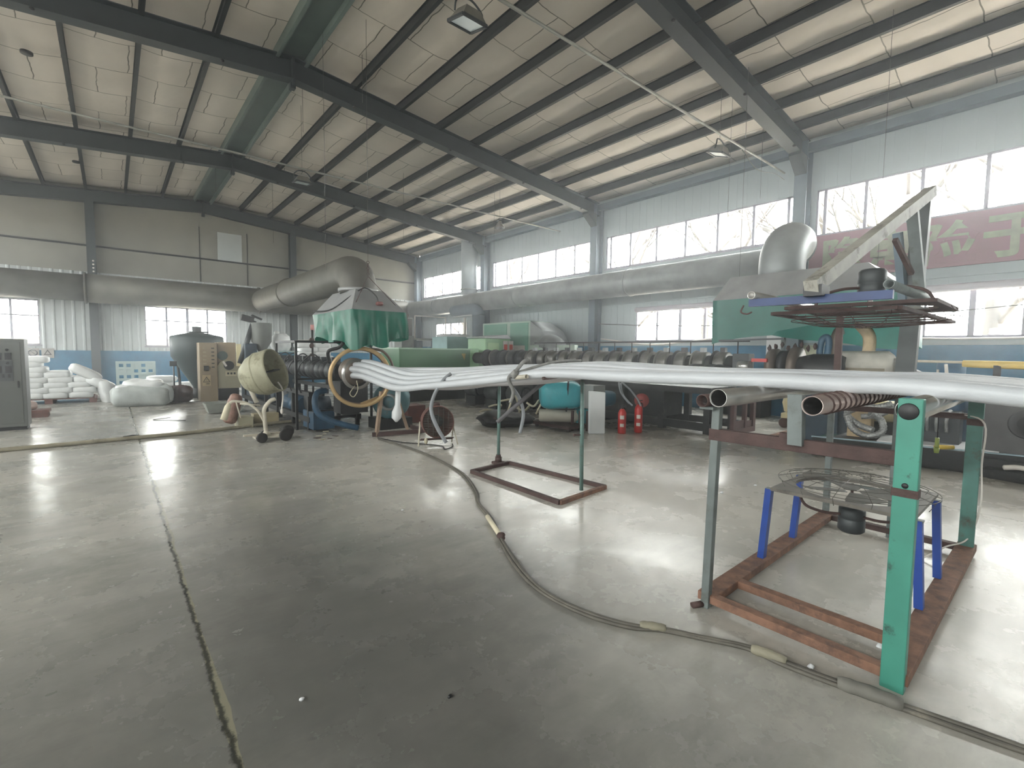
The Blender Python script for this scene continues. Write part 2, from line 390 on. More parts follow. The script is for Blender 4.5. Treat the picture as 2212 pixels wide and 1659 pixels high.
PUR_R = [4.15, 5.2, 6.25, 7.28, 8.33, 9.4, 10.45, 11.5]; PUR_L = [2*XR-x for x in PUR_R]
edges = sorted([XR]+[3.13, 2.63]+PUR_R+PUR_L+[XW+.2, X0-.1])
mb = MB(); ny = 124; cols = []
for a, c in zip(edges[:-1], edges[1:]):
    k = 6 if c-a > .5 else 2
    for i in range(k): cols.append((a+(c-a)*i/k, math.sin(PI*i/k)))
cols.append((edges[-1], 0)); vs = []
for j in range(ny+1):
    y = Y0-.2+(YE-Y0+.4)*j/ny
    ba = (y-4.154) % 6.014/6.014; near = min(ba, 1-ba)*6.014
    for x, s_ in cols:
        sag = s_*(.045+.012*math.sin(y*5.3+x*3))*min(1, near/.35+.05)
        vs.append((x, y, rt(x)+.185-sag))
nc = len(cols); mb.add(vs, [(j*nc+i, j*nc+i+1, (j+1)*nc+i+1, (j+1)*nc+i) for j in range(ny) for i in range(nc-1)], True)
mb.add([(X0-.3, Y0-.3, rt(X0)+.4), (XR, Y0-.3, rt(XR)+.4), (XR, YE+.3, rt(XR)+.4), (X0-.3, YE+.3, rt(X0)+.4), (XW+.3, Y0-.3, rt(XW)+.4), (XW+.3, YE+.3, rt(XW)+.4)], [(0,1,2,3), (1,4,5,2)])
struct(mb, 'ceiling', cm)

# walls
def rects(u0, u1, z0, z1, holes):
    us = sorted({u0, u1}|{min(max(h[i], u0), u1) for h in holes for i in (0, 1)}); zs = sorted({z0, z1}|{min(max(h[i], z0), z1) for h in holes for i in (2, 3)})
    out = []
    for a, b2 in zip(us[:-1], us[1:]):
        for c, d in zip(zs[:-1], zs[1:]):
            um, zm = (a+b2)/2, (c+d)/2
            if not any(h[0] < um < h[1] and h[2] < zm < h[3] for h in holes): out.append((a, b2, c, d))
    return out
RWH = [(y0, y1, 4.21, 5.24) for y0, y1 in ((-7.7,-2.1),(-1.62,3.92),(4.39,9.93),(10.4,15.95),(16.42,21.75))]
RWL = [(-.15, 2.6, 1.87, 2.9), (5.75, 8.72, 1.87, 2.9), (17.85, 20.55, 1.74, 2.85), (-6.2, -3.4, 1.87, 2.9)]
mb = MB()
for a, c, d, e in rects(Y0, YE, 1.73, 6.7, RWH+RWL): mb.box(XW, XW+.1, a, c, d, e)
wr = struct(mb, 'wall_right', panel_m)
mb = MB()
y = Y0
while y < YE:
    segs = [(1.73, 6.3)]
    for h in RWH+RWL:
        if h[0]-.02 < y < h[1]+.02:
            segs = [q for s_ in segs for q in ((s_[0], min(s_[1], h[2])), (max(s_[0], h[3]), s_[1])) if q[1]-q[0] > .02]
    for a, c in segs: mb.box(XW-.006, XW+.01, y-.02, y+.02, a, c)
    y += .245
struct(mb, 'panel_ribs', panel_m, wr)
struct(MB().box(XW-.02, XW+.1, Y0, YE, 0, 1.73), 'painted_plinth', blue_m, wr)
mb = MB()
for z in (1.75, 3.05): mb.box(XW-.05, XW-.02, Y0, YE, z-.03, z+.03)
struct(mb, 'horizontal_rail', panel_m, wr)
EWH = [(.97, 3.59, 1.54, 3.02), (-4.4, -1.79, 1.54, 3.02)]
mb = MB()
for a, c, d, e in rects(X0, XW, 1.36, 4.08, EWH): mb.box(a, c, YE, YE+.1, d, e)
we = struct(mb, 'wall_far', clad_m)
mb = MB(); x = X0
while x < XW:
    segs = [(1.36, 4.08)]
    for h in EWH:
        if h[0]-.08 < x < h[1]+.08: segs = [(1.36, h[2]-.06), (h[3]+.06, 4.08)]
    for a, c in segs: mb.poly([(x-.05, YE, a), (x-.02, YE-.03, a), (x+.02, YE-.03, a), (x+.05, YE, a)], (0, 0, c-a))
    x += .25
struct(mb, 'corrugation_ribs', clad_m, we)
struct(MB().box(X0, XW, YE-.04, YE+.1, 0, 1.36), 'painted_plinth', blue_m, we)
mb = MB(); k = 24; vs = []
for i in range(k+1):
    x = X0+(XW-X0)*i/k; vs += [(x, YE+.02, 4.08), (x, YE+.02, rt(x)+.3), (x, YE+.12, rt(x)+.3), (x, YE+.12, 4.08)]
mb.add(vs, [(4*i+a, 4*(i+1)+a, 4*(i+1)+a+1, 4*i+a+1) for i in range(k) for a in (0, 1, 2)]+[(4*i+3, 4*(i+1)+3, 4*(i+1), 4*i) for i in range(k)])
struct(mb, 'insulation_board', board_m, we)
mb = MB()
for z in (4.98,): mb.box(X0, XW, YE-.03, YE+.03, z-.03, z+.03)
for x in (-3.4, 2.75, 4.4): mb.box(x-.012, x+.012, YE+.0, YE+.03, 4.1, 6.2)
struct(mb, 'wall_girt', purlin_m, we)
struct(MB().box(3.35, 4.2, YE-.01, YE+.03, 5.0, 6.1), 'bare_sheet_patch', clad_m, we)
LWH_ADDED = [(y0, y1, 4.21, 5.24) for y0, y1 in ((-7.7,-2.1),(-1.62,3.92),(4.39,9.93),(10.4,15.95),(16.42,21.75))]+[(y-1.35, y+1.35, 1.87, 2.9) for y in (-4.9, 1.15, 7.16, 13.2, 19.15)]  # includes unseen left-wall windows, added to brighten the right wall
mb = MB()
for a, c, d, e in rects(Y0, YE, 0, 6.7, LWH_ADDED): mb.box(X0-.1, X0, a, c, d, e)
struct(mb, 'wall_left', panel_m)
struct(MB().box(X0, XW, Y0-.1, Y0, 0, 7.6), 'wall_back', panel_m)

# windows
def window(n, axis, u0, u1, z0, z1, mull, trans=None, bands=False, fw=.035, mid=(), left=False):
    mb = MB(); T = (X0-.1 if left else XW) if axis == 'x' else YE
    def bx(a, c, d, e, t=.03):
        if axis == 'x': mb.box(T+.02, T+.02+t*2, a, c, d, e)
        else: mb.box(a, c, T+.02, T+.02+t*2, d, e)
    bx(u0, u1, z0, z0+fw); bx(u0, u1, z1-fw, z1); bx(u0, u0+fw, z0, z1); bx(u1-fw, u1, z0, z1)
    for m in mull: bx(m-.03, m+.03, z0, z1)
    for m in mid: bx(m-.045, m+.045, z0, z1)
    if trans: bx(u0, u1, trans-.02, trans+.02)
    fr = struct(mb, 'window_%d' % n, frame_white)
    g = MB()
    if axis == 'x': g.box(T+.045, T+.05, u0+.01, u1-.01, z0+.01, z1-.01)
    else: g.box(u0+.01, u1-.01, T+.045, T+.05, z0+.01, z1-.01)
    p = g.build('pane', glass, fr); p['kind'] = 'structure'
    s = MB()
    if axis == 'x': s.box(T-.03, T+.1, u0-.04, u1+.04, z0-.04, z0)
    else: s.box(u0-.04, u1+.04, T-.05, T+.1, z0-.04, z0)
    q = s.build('window_sill', frame_white, fr); q['kind'] = 'structure'
n = 1
for y0, y1, z0, z1 in RWH:
    window(n, 'x', y0, y1, z0, z1, [y0+.12]+[y0+(y1-y0)*i/6 for i in range(1, 6)]+[y1-.17]); n += 1
for y0, y1, z0, z1 in RWL:
    c = (y0+y1)/2
    window(n, 'x', y0, y1, z0, z1, [y0+(y1-y0)*.25, y0+(y1-y0)*.75], mid=[c]); n += 1
for x0, x1, z0, z1 in EWH:
    window(n, 'y', x0, x1, z0, z1, [x0+(x1-x0)*.25, x0+(x1-x0)*.75], trans=2.5, mid=[(x0+x1)/2]); n += 1
for y0, y1, z0, z1 in LWH_ADDED:  # added windows out of view, there for more light
    window(n, 'x', y0, y1, z0, z1, [y0+(y1-y0)*i/5 for i in range(1, 5)], left=True); n += 1
mb = MB()
for y0, y1, z0, z1 in RWL[:2]:
    mb.box(XW-.06, XW-.02, y0, y1, z1-.2, z1-.02)
blind = M('rolled_blind', 'b9b4bb', .7, 0, .08, 3)
for i, (y0, y1, z0, z1) in enumerate(RWL[:2]):
    tag(MB().cyl((XW-.09, y0+.05, z1-.09), (XW-.09, y1-.05, z1-.09), .075, 14).build('rolled_blind', blind),
        ['pale roller blind rolled up in lower window below the red banner', 'pale roller blind rolled up in window left of the far green canopy'][i], 'blind', 'rolled blinds')

# steel frame: columns, rafters, purlins
place = ['behind the camera side, out of view overhead', 'nearest visible', 'second visible', 'third visible', 'on the far wall']
rl = ['out of sight above the near end of the hall', 'crossing the top right of the photo, nearest of the roof beams', 'running from the top left corner down to the second column', 'third roof beam, in front of the far wall by one bay', 'lying against the far gable wall']
for i, y in enumerate(FR):
    t = thing('roof_rafter', (XR, y, rb(XR)), 'dark steel roof beam, '+rl[i], 'roof beam', 'steel roof beams')
    for nm, xe in (('right_span', XW-.25), ('left_span', X0+.2)):
        m = steel_dark
        mb = MB(); dz = -.09 if xe > XR else -.09
        p = lambda x, z: (x, z)
        for zo, hh, ww in ((0, .016, .24), (.394, .016, .24)):
            a, c = (XR, xe)
            mb.hexa([(a,y-ww/2,rb(a)+zo),(a,y+ww/2,rb(a)+zo),(c,y+ww/2,rb(c)+zo),(c,y-ww/2,rb(c)+zo)],
                    [(a,y-ww/2,rb(a)+zo+hh),(a,y+ww/2,rb(a)+zo+hh),(c,y+ww/2,rb(c)+zo+hh),(c,y-ww/2,rb(c)+zo+hh)])
        a, c = XR, xe
        mb.hexa([(a,y-.006,rb(a)),(a,y+.006,rb(a)),(c,y+.006,rb(c)),(c,y-.006,rb(c))], [(a,y-.006,rb(a)+.4),(a,y+.006,rb(a)+.4),(c,y+.006,rb(c)+.4),(c,y-.006,rb(c)+.4)])
        mb.build('span', m, t)
    mb = MB().box(XR-.02, XR+.02, y-.13, y+.13, rb(XR)-.13, rb(XR)+.42).box(XR-.05, XR+.05, y-.06, y+.06, rb(XR)-.15, rb(XR)-.05)
    mb.build('ridge_plate', steel_dark, t)
    if 0 < i < 4:
        for xk in (XR+1.2, XR+3.6, XR+6, XR+8.4, XR-1.2, XR-3.6):
            MB().ball((xk, y-.1, rb(xk)-.02), .035, .035, .025, 8).build('bolt_head', black, t)
clabel = ['out of view beside the camera', 'between the two long upper windows, left of the red banner', 'left of the longest upper window row', 'beside the pale vertical duct', 'in the far right corner of the hall']
for i, y in enumerate(FR):
    yc = y if i < 4 else y-.1
    t = thing('steel_column', (12.2, yc, 0), 'grey-blue steel H column on the window wall, '+clabel[i], 'column', 'steel wall columns')
    zt = rb(12.05)
    MB().box(12.02, 12.035, yc-.13, yc+.13, 0, zt+.38).box(12.33, 12.345, yc-.13, yc+.13, 0, zt+.3).build('flange', steel_blue, t)
    MB().box(12.035, 12.33, yc-.008, yc+.008, 0, zt+.33).build('web', steel_blue, t)
    MB().hexa([(11.6,yc-.12,zt-.02),(12.03,yc-.12,zt-.35),(12.03,yc+.12,zt-.35),(11.6,yc+.12,zt-.02)], [(11.6,yc-.12,zt+.06),(12.03,yc-.12,zt+.03),(12.03,yc+.12,zt+.03),(11.6,yc+.12,zt+.06)]).build('haunch', steel_dark, t)
for i, (x, lb) in enumerate(((-.42, 'left of the left far window row, above the blue wall'), (6.1, 'behind the green canopy in the centre'))):
    t = thing('gable_column', (x, 21.95, 0), 'dark steel column on the far gable wall '+lb, 'column', 'gable columns')
    MB().box(x-.12, x+.12, 21.8, 21.815, 0, rb(x)).box(x-.12, x+.12, 22.07, 22.085, 0, rb(x)).build('flange', steel_dark, t)
    MB().box(x-.006, x+.006, 21.815, 22.07, 0, rb(x)).build('web', steel_dark, t)
    mb = MB()
    for k in range(5): mb.ball((x+.04, 21.79, 3.95+k*.12), .03, .02, .03, 8)
    mb.build('bolt', whitel, t)
ords = ['first', 'second', 'third', 'fourth', 'fifth', 'sixth', 'seventh', 'eighth']
for side, arr in (('right', PUR_R), ('left', PUR_L)):
    for i, x in enumerate(arr):
        z = rt(x)-.02; s = 1 if side == 'right' else -1
        mb = MB().box(x-.004, x+.004, Y0+.02, YE, z, z+.2).box(x-.035, x+.035, Y0+.02, YE, z, z+.008).box(x-.035, x+.035, Y0+.02, YE, z+.185, z+.193)
        tag(mb.build('roof_purlin', purlin_m), 'dark steel roof purlin, %s to the %s of the ridge' % (ords[i], side), 'purlin', 'roof purlins')
mb = MB()
for x in (2.62, 3.14): mb.box(x-.03, x+.03, Y0+.02, YE, rt(XR)-.06, rt(XR)+.15)
mb.box(2.6, 3.16, Y0+.02, YE, rt(XR)+.07, rt(XR)+.085)
tag(mb.build('ridge_beam', M('ridge_tray_paint', '5d6b68', .5, 0, .15, 2)), 'wide grey-green ridge tray between two dark purlins along the roof top', 'ridge beam')
for x, lb, nm in ((12.28, 'long dark steel eave strut above the upper windows', 'eave_strut'),):
    tag(MB().box(x-.1, x+.1, Y0+.02, YE, 6.1, 6.28).build(nm, steel_blue), lb, 'beam')
tag(MB().box(X0+.05, X0+.2, Y0+.02, YE, 6.1, 6.28).build('eave_strut', steel_dark), 'long dark steel eave strut at the left side wall', 'beam')

# ================================================================ NEAR ROLLER STAND
def channel(mb, x, y, z0, z1, w, d, lean=(0,0)):
    lx, ly = lean
    mb.hexa([(x-w/2,y-d/2,z0),(x+w/2,y-d/2,z0),(x+w/2,y+d/2,z0),(x-w/2,y+d/2,z0)],
            [(x-w/2+lx,y-d/2+ly,z1),(x+w/2+lx,y-d/2+ly,z1),(x+w/2+lx,y+d/2+ly,z1),(x-w/2+lx,y+d/2+ly,z1)]); return mb
st = thing('roller_stand', (3.7, .86, 0), 'large rusty and teal steel roller stand in the right foreground under the foam tubes', 'stand')
channel(MB(), 2.6, 1.285, .0, 1.19, .045, .045, (.005,-.02)).build('post', grey_paint, st, bevel=.004)['label'] = 'round-edged grey post'
channel(MB(), 2.6, .42, .0, 1.295, .05, .085).build('post', teal, st, bevel=.004)['label'] = 'wide teal post, nearest the camera'
channel(MB(), 4.8, 1.315, .0, 1.2, .045, .045).build('post', grey_paint, st, bevel=.004)
channel(MB(), 4.8, .41, .0, 1.2, .05, .085).build('post', teal_d, st, bevel=.004)
channel(MB(), 4.8, .855, .0, 1.35, .045, .05).build('post', grey_paint, st, bevel=.004)
mb = MB().box(2.55, 2.66, .36, .47, .03, .06)
for nm, a, c in (('base_beam', (2.6,1.285,.055), (4.85,1.315,.055)), ('base_beam', (2.6,.42,.055), (4.88,.41,.055))):
    MB().beam(a, c, .105, .05).build(nm, rust, st, bevel=.003)
for x, w_ in ((2.62, .06), (2.93, .06), (4.8, .06)):
    MB().beam((x, .45, .055), (x, 1.26, .055), w_, .045).build('base_crossbar', rust if x < 4 else rust_dark, st, bevel=.003)
MB().beam((2.6, 1.3, 1.02), (2.6, .44, 1.03), .04, .065).build('crossbar', rust_dark, st, bevel=.003)
MB().beam((4.8, 1.33, 1.03), (4.8, .43, 1.04), .04, .045).build('crossbar', rust_dark, st, bevel=.003)
MB().hexa([(2.55,.815,1.03),(2.6,.815,1.03),(2.6,.88,1.03),(2.55,.88,1.03)], [(2.55,.825,1.28),(2.6,.825,1.28),(2.6,.89,1.28),(2.55,.89,1.28)]).build('roller_bracket', grey_paint, st)
MB().lathe((2.571, .425, 1.24), [(0,0),(.033,0),(.036,.003),(0,.003)], 20, (1,0,0)).build('bearing_hole', black, st)
MB().box(2.585, 2.615, .87, .93, 1.0, 1.08).build('bracket_gusset', rust_dark, st)
MB().cyl((2.53, 1.335, .01), (2.6, 1.29, .02), .018, 10).build('post_foot', rust_dark, st)
MB().lathe((2.572, .42, .92), [(.0,0),(.012,0),(.012,.004),(.0,.004)], 12, (1,0,0)).build('bolt_hole', black, st)
MB().box(2.572, 2.628, .374, .466, .87, .905).build('weld_band', rust_dark, st)
MB().box(4.772, 4.828, .365, .455, .98, 1.03).build('weld_band', rust_dark, st)
def roller(y, z, r, mat, label, x0=2.52, x1=4.86, wrap=False):
    t = thing('roller', (x0, y, z-r), label, 'roller', 'rollers on the stand')
    tb = MB().pipe((x0, y, z), (x1, y, z), r, .004, 28).build('tube', mat, t)
    if wrap:
        pts = []
        for k in range(0, 22*14+1):
            a = 2*PI*k/14; pts.append((x0+.10+(x1-x0-.3)*k/(22*14), y+math.cos(a)*(r+.004), z+math.sin(a)*(r+.004)))
        MB().tube(pts, .005, 5).build('spiral_wire', rust_dark, tb)
    MB().lathe((x0+.012, y, z), [(r-.005,0),(r-.005,.5),(0,.5)], 24, (1,0,0)).build('dark_bore', M('dark_bore','1a1817',.8,0,.2,5), tb)
    return t
roller(1.225, 1.235, .05, chrome, 'shiny bare steel roller on the left of the stand, between the two grey posts')
roller(.77, 1.235, .047, M('pinkish_chrome_tube', 'b8a8a3', .3, .8, .25, 8), 'pinkish steel roller wound with a spiral wire in the middle of the stand', wrap=True)
roller(.43, 1.24, .052, chrome_s, 'thick bright steel roller resting on the teal posts', x0=2.63)
t = thing('roller_bearing', (2.56, 1.3, 1.17), 'small dark tube stub on top of the left grey post of the stand', 'bearing')
MB().pipe((2.50, 1.305, 1.215), (2.62, 1.305, 1.215), .036, .006).build('sleeve', rust_dark, t)
MB().box(2.54, 2.62, 1.26, 1.34, 1.165, 1.18).build('saddle_plate', grey_paint, t)
# overhead mast with fan
mt = thing('overhead_mast', (4.8, .86, 1.2), 'dark wide steel mast with slanting pale beam rising from the roller stand', 'mast')
MB().hexa([(4.76,.77,1.2),(4.84,.77,1.2),(4.84,.895,1.2),(4.76,.895,1.2)], [(4.76,.74,2.7),(4.84,.74,2.7),(4.84,.84,2.7),(4.76,.84,2.7)]).build('mast_post', M('dark_worn_mast_paint','454a4a',.5,.1,.25,7,dirt='6c6b64',dscale=6,damt=.4), mt)
MB().beam((2.92, .93, 1.845), (4.83, .755, 2.74), .07, .075).build('slanting_beam', M('scuffed_white_paint', '97948b', .6, 0, .3, 6, dirt='55524b', dscale=7, damt=.45), mt)
MB().beam((4.5, .80, 2.54), (4.74, .76, 1.95), .07, .03).build('strut', grey_paint, mt)
MB().beam((4.35, .86, 2.32), (4.62, .80, 2.1), .03, .03).build('strut', rust_dark, mt)
MB().beam((4.62, .9, 2.42), (4.8, .86, 1.82), .05, .05).build('strut', steel_blue, mt)
MB().beam((3.0, 1.285, 1.79), (3.0, .585, 1.785), .03, .045).build('blue_rail', M('dark_blue_rail_paint','17305e',.5,0,.2,8), mt)
MB().pipe((2.97, 1.265, 1.835), (4.82, 1.265, 1.835), .024, .004, 20).build('support_tube', chrome, mt)
MB().pipe((2.97, .6, 1.835), (4.82, .575, 1.835), .024, .004, 20).build('support_tube', grey_paint, mt)
channel(MB(), 4.8, 1.29, 1.2, 1.83, .03, .05).build('side_strut', rust_dark, mt)
MB().box(2.93, 3.06, .88, .97, 1.80, 1.86).build('beam_socket', black, mt)
MB().tube(spline([(3.0,1.32,1.78),(3.0,1.335,1.74),(3.0,1.30,1.725),(3.0,1.27,1.735)]), .005, 6).build('hook', rust_dark, mt)
def fan(cx, cy, z, up, label, plate, dome):
    t = thing('ventilator_fan', (cx, cy, z), label, 'fan')
    s = 1 if up else -1     # s=1 motor above
    R = .36
    mb = MB(); n = 40
    vs = []; fs = []
    for k in range(n):
        a = 2*PI*k/n; ca, sa = math.cos(a), math.sin(a); q = .37/max(abs(ca), abs(sa))
        vs += [(cx+ca*.325, cy+sa*.325, z), (cx+ca*q, cy+sa*q, z), (cx+ca*q, cy+sa*q, z+.02), (cx+ca*.325, cy+sa*.325, z+.02)]
    for k in range(n):
        j = (k+1) % n
        for a in range(4): fs.append((4*k+a, 4*j+a, 4*j+(a+1)%4, 4*k+(a+1)%4))
    mb.add(vs, fs).build('mounting_plate', plate, t)
    mb = MB().ring((cx, cy, z-s*.06), .43, .0022, 'z', 48, 5)
    for k in (2, 4, 6, 8): mb.ring((cx, cy, z-s*(.06+.05*math.cos(k/9*PI/2))), .43*k/9+.0, .0014, 'z', 40, 4)
    for k in range(14):
        a = 2*PI*k/14
        mb.tube([(cx+math.cos(a)*.40, cy+math.sin(a)*.40, z), (cx+math.cos(a)*.43, cy+math.sin(a)*.43, z-s*.05), (cx+math.cos(a)*.30, cy+math.sin(a)*.30, z-s*.09), (cx+math.cos(a)*.05, cy+math.sin(a)*.05, z-s*.11)], .002, 4)
    mb.build('wire_guard', rust_dark if up else galv_dark, t)
    for k in range(4):
        a = PI/2*k+.5; v = []
        for r0, w0, dz in ((.04,.03,.0), (.16,.085,.012), (.27,.11,.02)):
            for sg in (-1, 1): v.append((cx+math.cos(a)*r0-math.sin(a)*w0*sg, cy+math.sin(a)*r0+math.cos(a)*w0*sg, z+s*.0+.01+dz*sg))
        v += [(p[0], p[1], p[2]+.003) for p in v]
        MB().add(v, [(0,1,3,2),(2,3,5,4),(6,8,9,7),(8,10,11,9),(0,2,8,6),(2,4,10,8),(1,7,9,3),(3,9,11,5),(0,6,7,1),(4,5,11,10)]).build('blade', galv_dark, t)
    zm = z+s*.09
    mo = MB().lathe((cx, cy, zm), [(.0,0),(.06,0),(.074,s*.012),(.074,s*.07),(.07,s*.075),(.075,s*.08),(.075,s*.15),(.06,s*.165),(0,s*.165)], 28).build('motor', motor_dk, t)
    MB().cyl((cx, cy, z), (cx, cy, zm), .012, 10).build('shaft', chrome, mo)
    for k in range(3):
        a = 2*PI*k/3+.25
        MB().tube(spline([(cx+math.cos(a)*.34, cy+math.sin(a)*.34, z+s*.01), (cx+math.cos(a)*.29, cy+math.sin(a)*.29, z+s*.09), (cx+math.cos(a)*.18, cy+math.sin(a)*.18, z+s*.13), (cx+math.cos(a)*.07, cy+math.sin(a)*.07, z+s*.14)]), .009, 8).build('bracket', rust_dark, t)
    return t
fan(3.68, .83, 1.765, True, 'dark ventilator fan with motor on top hanging under the overhead rack', rust_dark, True)
fan(3.68, .86, .575, False, 'grey ventilator fan lying flat with motor below inside the roller stand', M('grey_fan_plate','66615a',.6,.2,.3,8,dirt='3f3b37',dscale=6,damt=.42), False)
# grid under overhead rack
t = thing('overhead_grid', (4.0, .9, 1.75), 'flat dark steel grid frame hung beneath the overhead fan', 'grid')
MB().beam((3.2, 1.22, 1.735), (4.78, 1.28, 1.735), .035, .02).beam((3.2, .6, 1.735), (4.78, .57, 1.735), .035, .02).beam((4.78, 1.28, 1.735), (4.78, .57, 1.735), .035, .02).beam((3.2, 1.22, 1.735), (3.2, .6, 1.735), .035, .02).build('frame', rust_dark, t)
for k in range(1, 6): MB().beam((3.2+k*.26, 1.23, 1.728), (3.2+k*.26, .58, 1.728), .018, .008).build('grid_bar', rust_dark, t)
# blue legs of the lower fan
lt = thing('fan_table', (3.66, .86, .08), 'bright blue flat-bar legs carrying the lower fan in the roller stand', 'stand')
for x, y in ((3.38, 1.29), (3.95, 1.29), (3.38, .455), (3.95, .455)):
    yt = y-.03 if y > 1 else y+.03
    MB().hexa([(x-.025,y-.02,.08),(x+.025,y-.02,.08),(x+.025,y+.02,.08),(x-.025,y+.02,.08)], [(x-.025,yt-.02,.57),(x+.025,yt-.02,.57),(x+.025,yt+.02,.57),(x-.025,yt+.02,.57)]).build('leg', blue_paint, lt)
for x in (3.38, 3.95): MB().beam((x, 1.28, .567), (x, .46, .567), .04, .012).build('top_bar', grey_paint, lt)
# cable on the stand
tag(MB().tube(spline([(4.79,.5,1.06),(4.77,.36,1.0),(4.79,.36,.7),(4.8,.35,.4),(4.78,.40,.14),(4.6,.50,.09),(4.45,.6,.012)]), .006, 6).build('power_cord', whitel), 'thin pale cord hanging down the far teal post of the stand', 'cord')
t = thing('coupling_plug', (4.9, .62, .6), 'yellow and black plug on a thin cable hanging behind the stand', 'plug')
MB().tube([(4.86, .62, 1.03), (4.87, .62, .85)], .004, 6).build('cord', black, t)
MB().cyl((4.87, .62, .85), (4.87, .62, .77), .014, 10).cyl((4.87, .62, .77), (4.87, .62, .73), .02, 10, r2=.014).build('body', M('green_yellow_plastic', '8b9a4a', .5), t)

# ================================================================ FOAM TUBE BAND
NT = 7
for i in range(NT):
    f = i/(NT-1); a = math.radians(205-f*230)
    cx, cz = 3.36+math.cos(a)*.17, 1.10+math.sin(a)*.15
    xx = lambda n_, w_: n_+f*w_
    nr = [(6.7,3.32,.90),(5.7,3.27,.99),(4.8,3.22,1.09),(4.0,3.2,1.185),(3.24,3.2,1.275),(2.2,3.1,1.29),(1.225,3.05,1.315),(.82,3.04,1.312),(.43,3.04,1.322),(-.6,3.05,1.27),(-2.2,3.05,1.3)]
    fr_ = [(6.7,3.80,1.16),(5.7,3.98,1.20),(4.8,4.05,1.265),(4.0,4.1,1.30),(3.24,4.15,1.342),(2.2,4.25,1.315),(1.225,4.3,1.318),(.82,4.3,1.316),(.43,4.3,1.322),(-.6,4.3,1.27),(-2.2,4.3,1.3)]
    pts = [(cx+.0, 8.15, cz), (cx+.02, 7.6, cz-.01)]+[(n_[1]+(g_[1]-n_[1])*f, n_[0], n_[2]+(g_[2]-n_[2])*(1-(1-f)**2)) for n_, g_ in zip(nr, fr_)]
    sp_ = spline(pts, 8); rb_ = .046 if i == 0 else .040
    sp_ = [q+Vector((0,0,.005*math.sin(i*2.4+k*.12)+.008*(i % 2))) for k, q in enumerate(sp_)]
    rs = [rb_ if k > 26 else .055+(rb_-.055)*max(0, (k-12)/14) for k in range(len(sp_))]
    lb = ['nearest edge of the foam tube band', 'second from the near edge', 'third from the near edge', 'in the middle of the band', 'third from the far edge', 'second from the far edge', 'farthest edge of the foam tube band'][i]
    tag(MB().tube(sp_, rs, 14).build('foam_tube', foam_m), 'long white foam tube crossing the hall, '+lb, 'foam tube', 'band of extruded foam tubes')
for i in range(4):
    f = i/3
    pts = [(3.44+f*.1, 8.1, .98), (3.5+f*.2, 7.5, .95), (3.6+f*.3, 6.8, .93-.02*f), (3.62+f*.36, 6.0, .97-.02*f), (3.6+f*.36, 5.2, 1.05), (3.55+f*.36, 4.84, 1.09), (3.52+f*.36, 4.1, 1.15), (3.5+f*.34, 3.5, 1.23), (3.5+f*.3, 3.24, 1.26)]
    tag(MB().tube(spline(pts, 6), .06, 12).build('foam_sheet', M('bright_white_foam', 'e2e0e2', .5, 0, .04, 3, trans=.25)), ['thick bright white foam strand sagging lowest under the band, near side', 'thick white foam strand sagging under the band, second from the near side', 'thick white foam strand sagging under the band, second from the far side', 'thick white foam strand sagging under the band, far side'][i], 'foam strand', 'sagging foam under the band')

# ================================================================ MIDDLE T STAND
t = thing('foam_support_stand', (3.66, 3.9, 0), 'two-post teal steel stand on a flat rectangular floor frame holding up the foam tubes', 'stand')
B = [(3.29,4.61), (3.94,4.68), (4.05,3.18), (3.27,3.11)]
for k in range(4):
    a, c = B[k], B[(k+1)%4]
    MB().beam((a[0],a[1],.022), (c[0],c[1],.022), .045, .04).build('base_bar', rust_dark if k != 2 else rust, t)
MB().cyl((3.857,4.80,.03), (3.86,4.80,1.18), .021, 14).build('post', M('grey_teal_paint','5a736e',.5,0,.25,9,dirt='4b4d49',dscale=8,damt=.45), t)
MB().cyl((3.73,3.24,.03), (3.72,3.25,1.30), .021, 14).build('post', M('grey_teal_paint','5a736e'), t)
MB().cyl((3.857,4.80,.02), (3.857,4.80,.09), .045, 14).cyl((3.857,4.80,.09), (3.857,4.80,.12), .033, 14).box(3.79,3.92,4.67,4.86,.0,.03).build('post_clamp', rust_dark, t)
MB().cyl((3.34,4.80,1.145), (4.35,4.80,1.21), .016, 12).build('arm', rust_dark, t)
MB().cyl((3.15,3.25,1.225), (4.3,3.25,1.285), .016, 12).build('arm', rust_dark, t)
MB().cyl((3.73,3.24,.62), (3.65,3.28,.62), .008, 8).cyl((3.65,3.28,.62), (3.64,3.285,.62), .016, 8).build('adjusting_bolt', rust_dark, t)
MB().cyl((3.857,4.8,.58), (3.78,4.82,.62), .007, 8).build('adjusting_bolt', rust_dark, t)
tag(MB().pipe((3.30,4.16,1.165), (3.12,3.45,1.235), .022, .005, 16).build('plastic_pipe', cement), 'short off-white pipe tied beside the foam band near the T stand', 'pipe')
mb = MB().tube(spline([(3.28,3.62,1.40),(3.2,3.60,1.37),(3.15,3.66,1.27),(3.13,3.74,1.2),(3.18,3.72,1.06),(3.16,3.74,.95)]), [.02]*31, 8)
tag(mb.tube(spline([(3.14,3.68,1.25),(3.3,3.55,1.32),(3.5,3.4,1.385),(3.75,3.3,1.395)]), .013, 8).ball((3.14,3.66,1.25), .035, .05, .04, 10, amp=.2).build('tie_ribbon', M('grey_white_rag', '807f7c', .8, 0, .4, 12, .3, 20)), 'grey twisted rag knotted round the foam tubes', 'rag')
def hose(pts, r, mat, label, cat, name, grp=None, n=10):
    return tag(MB().tube(spline(pts), r, n).build(name, mat), label, cat, grp)
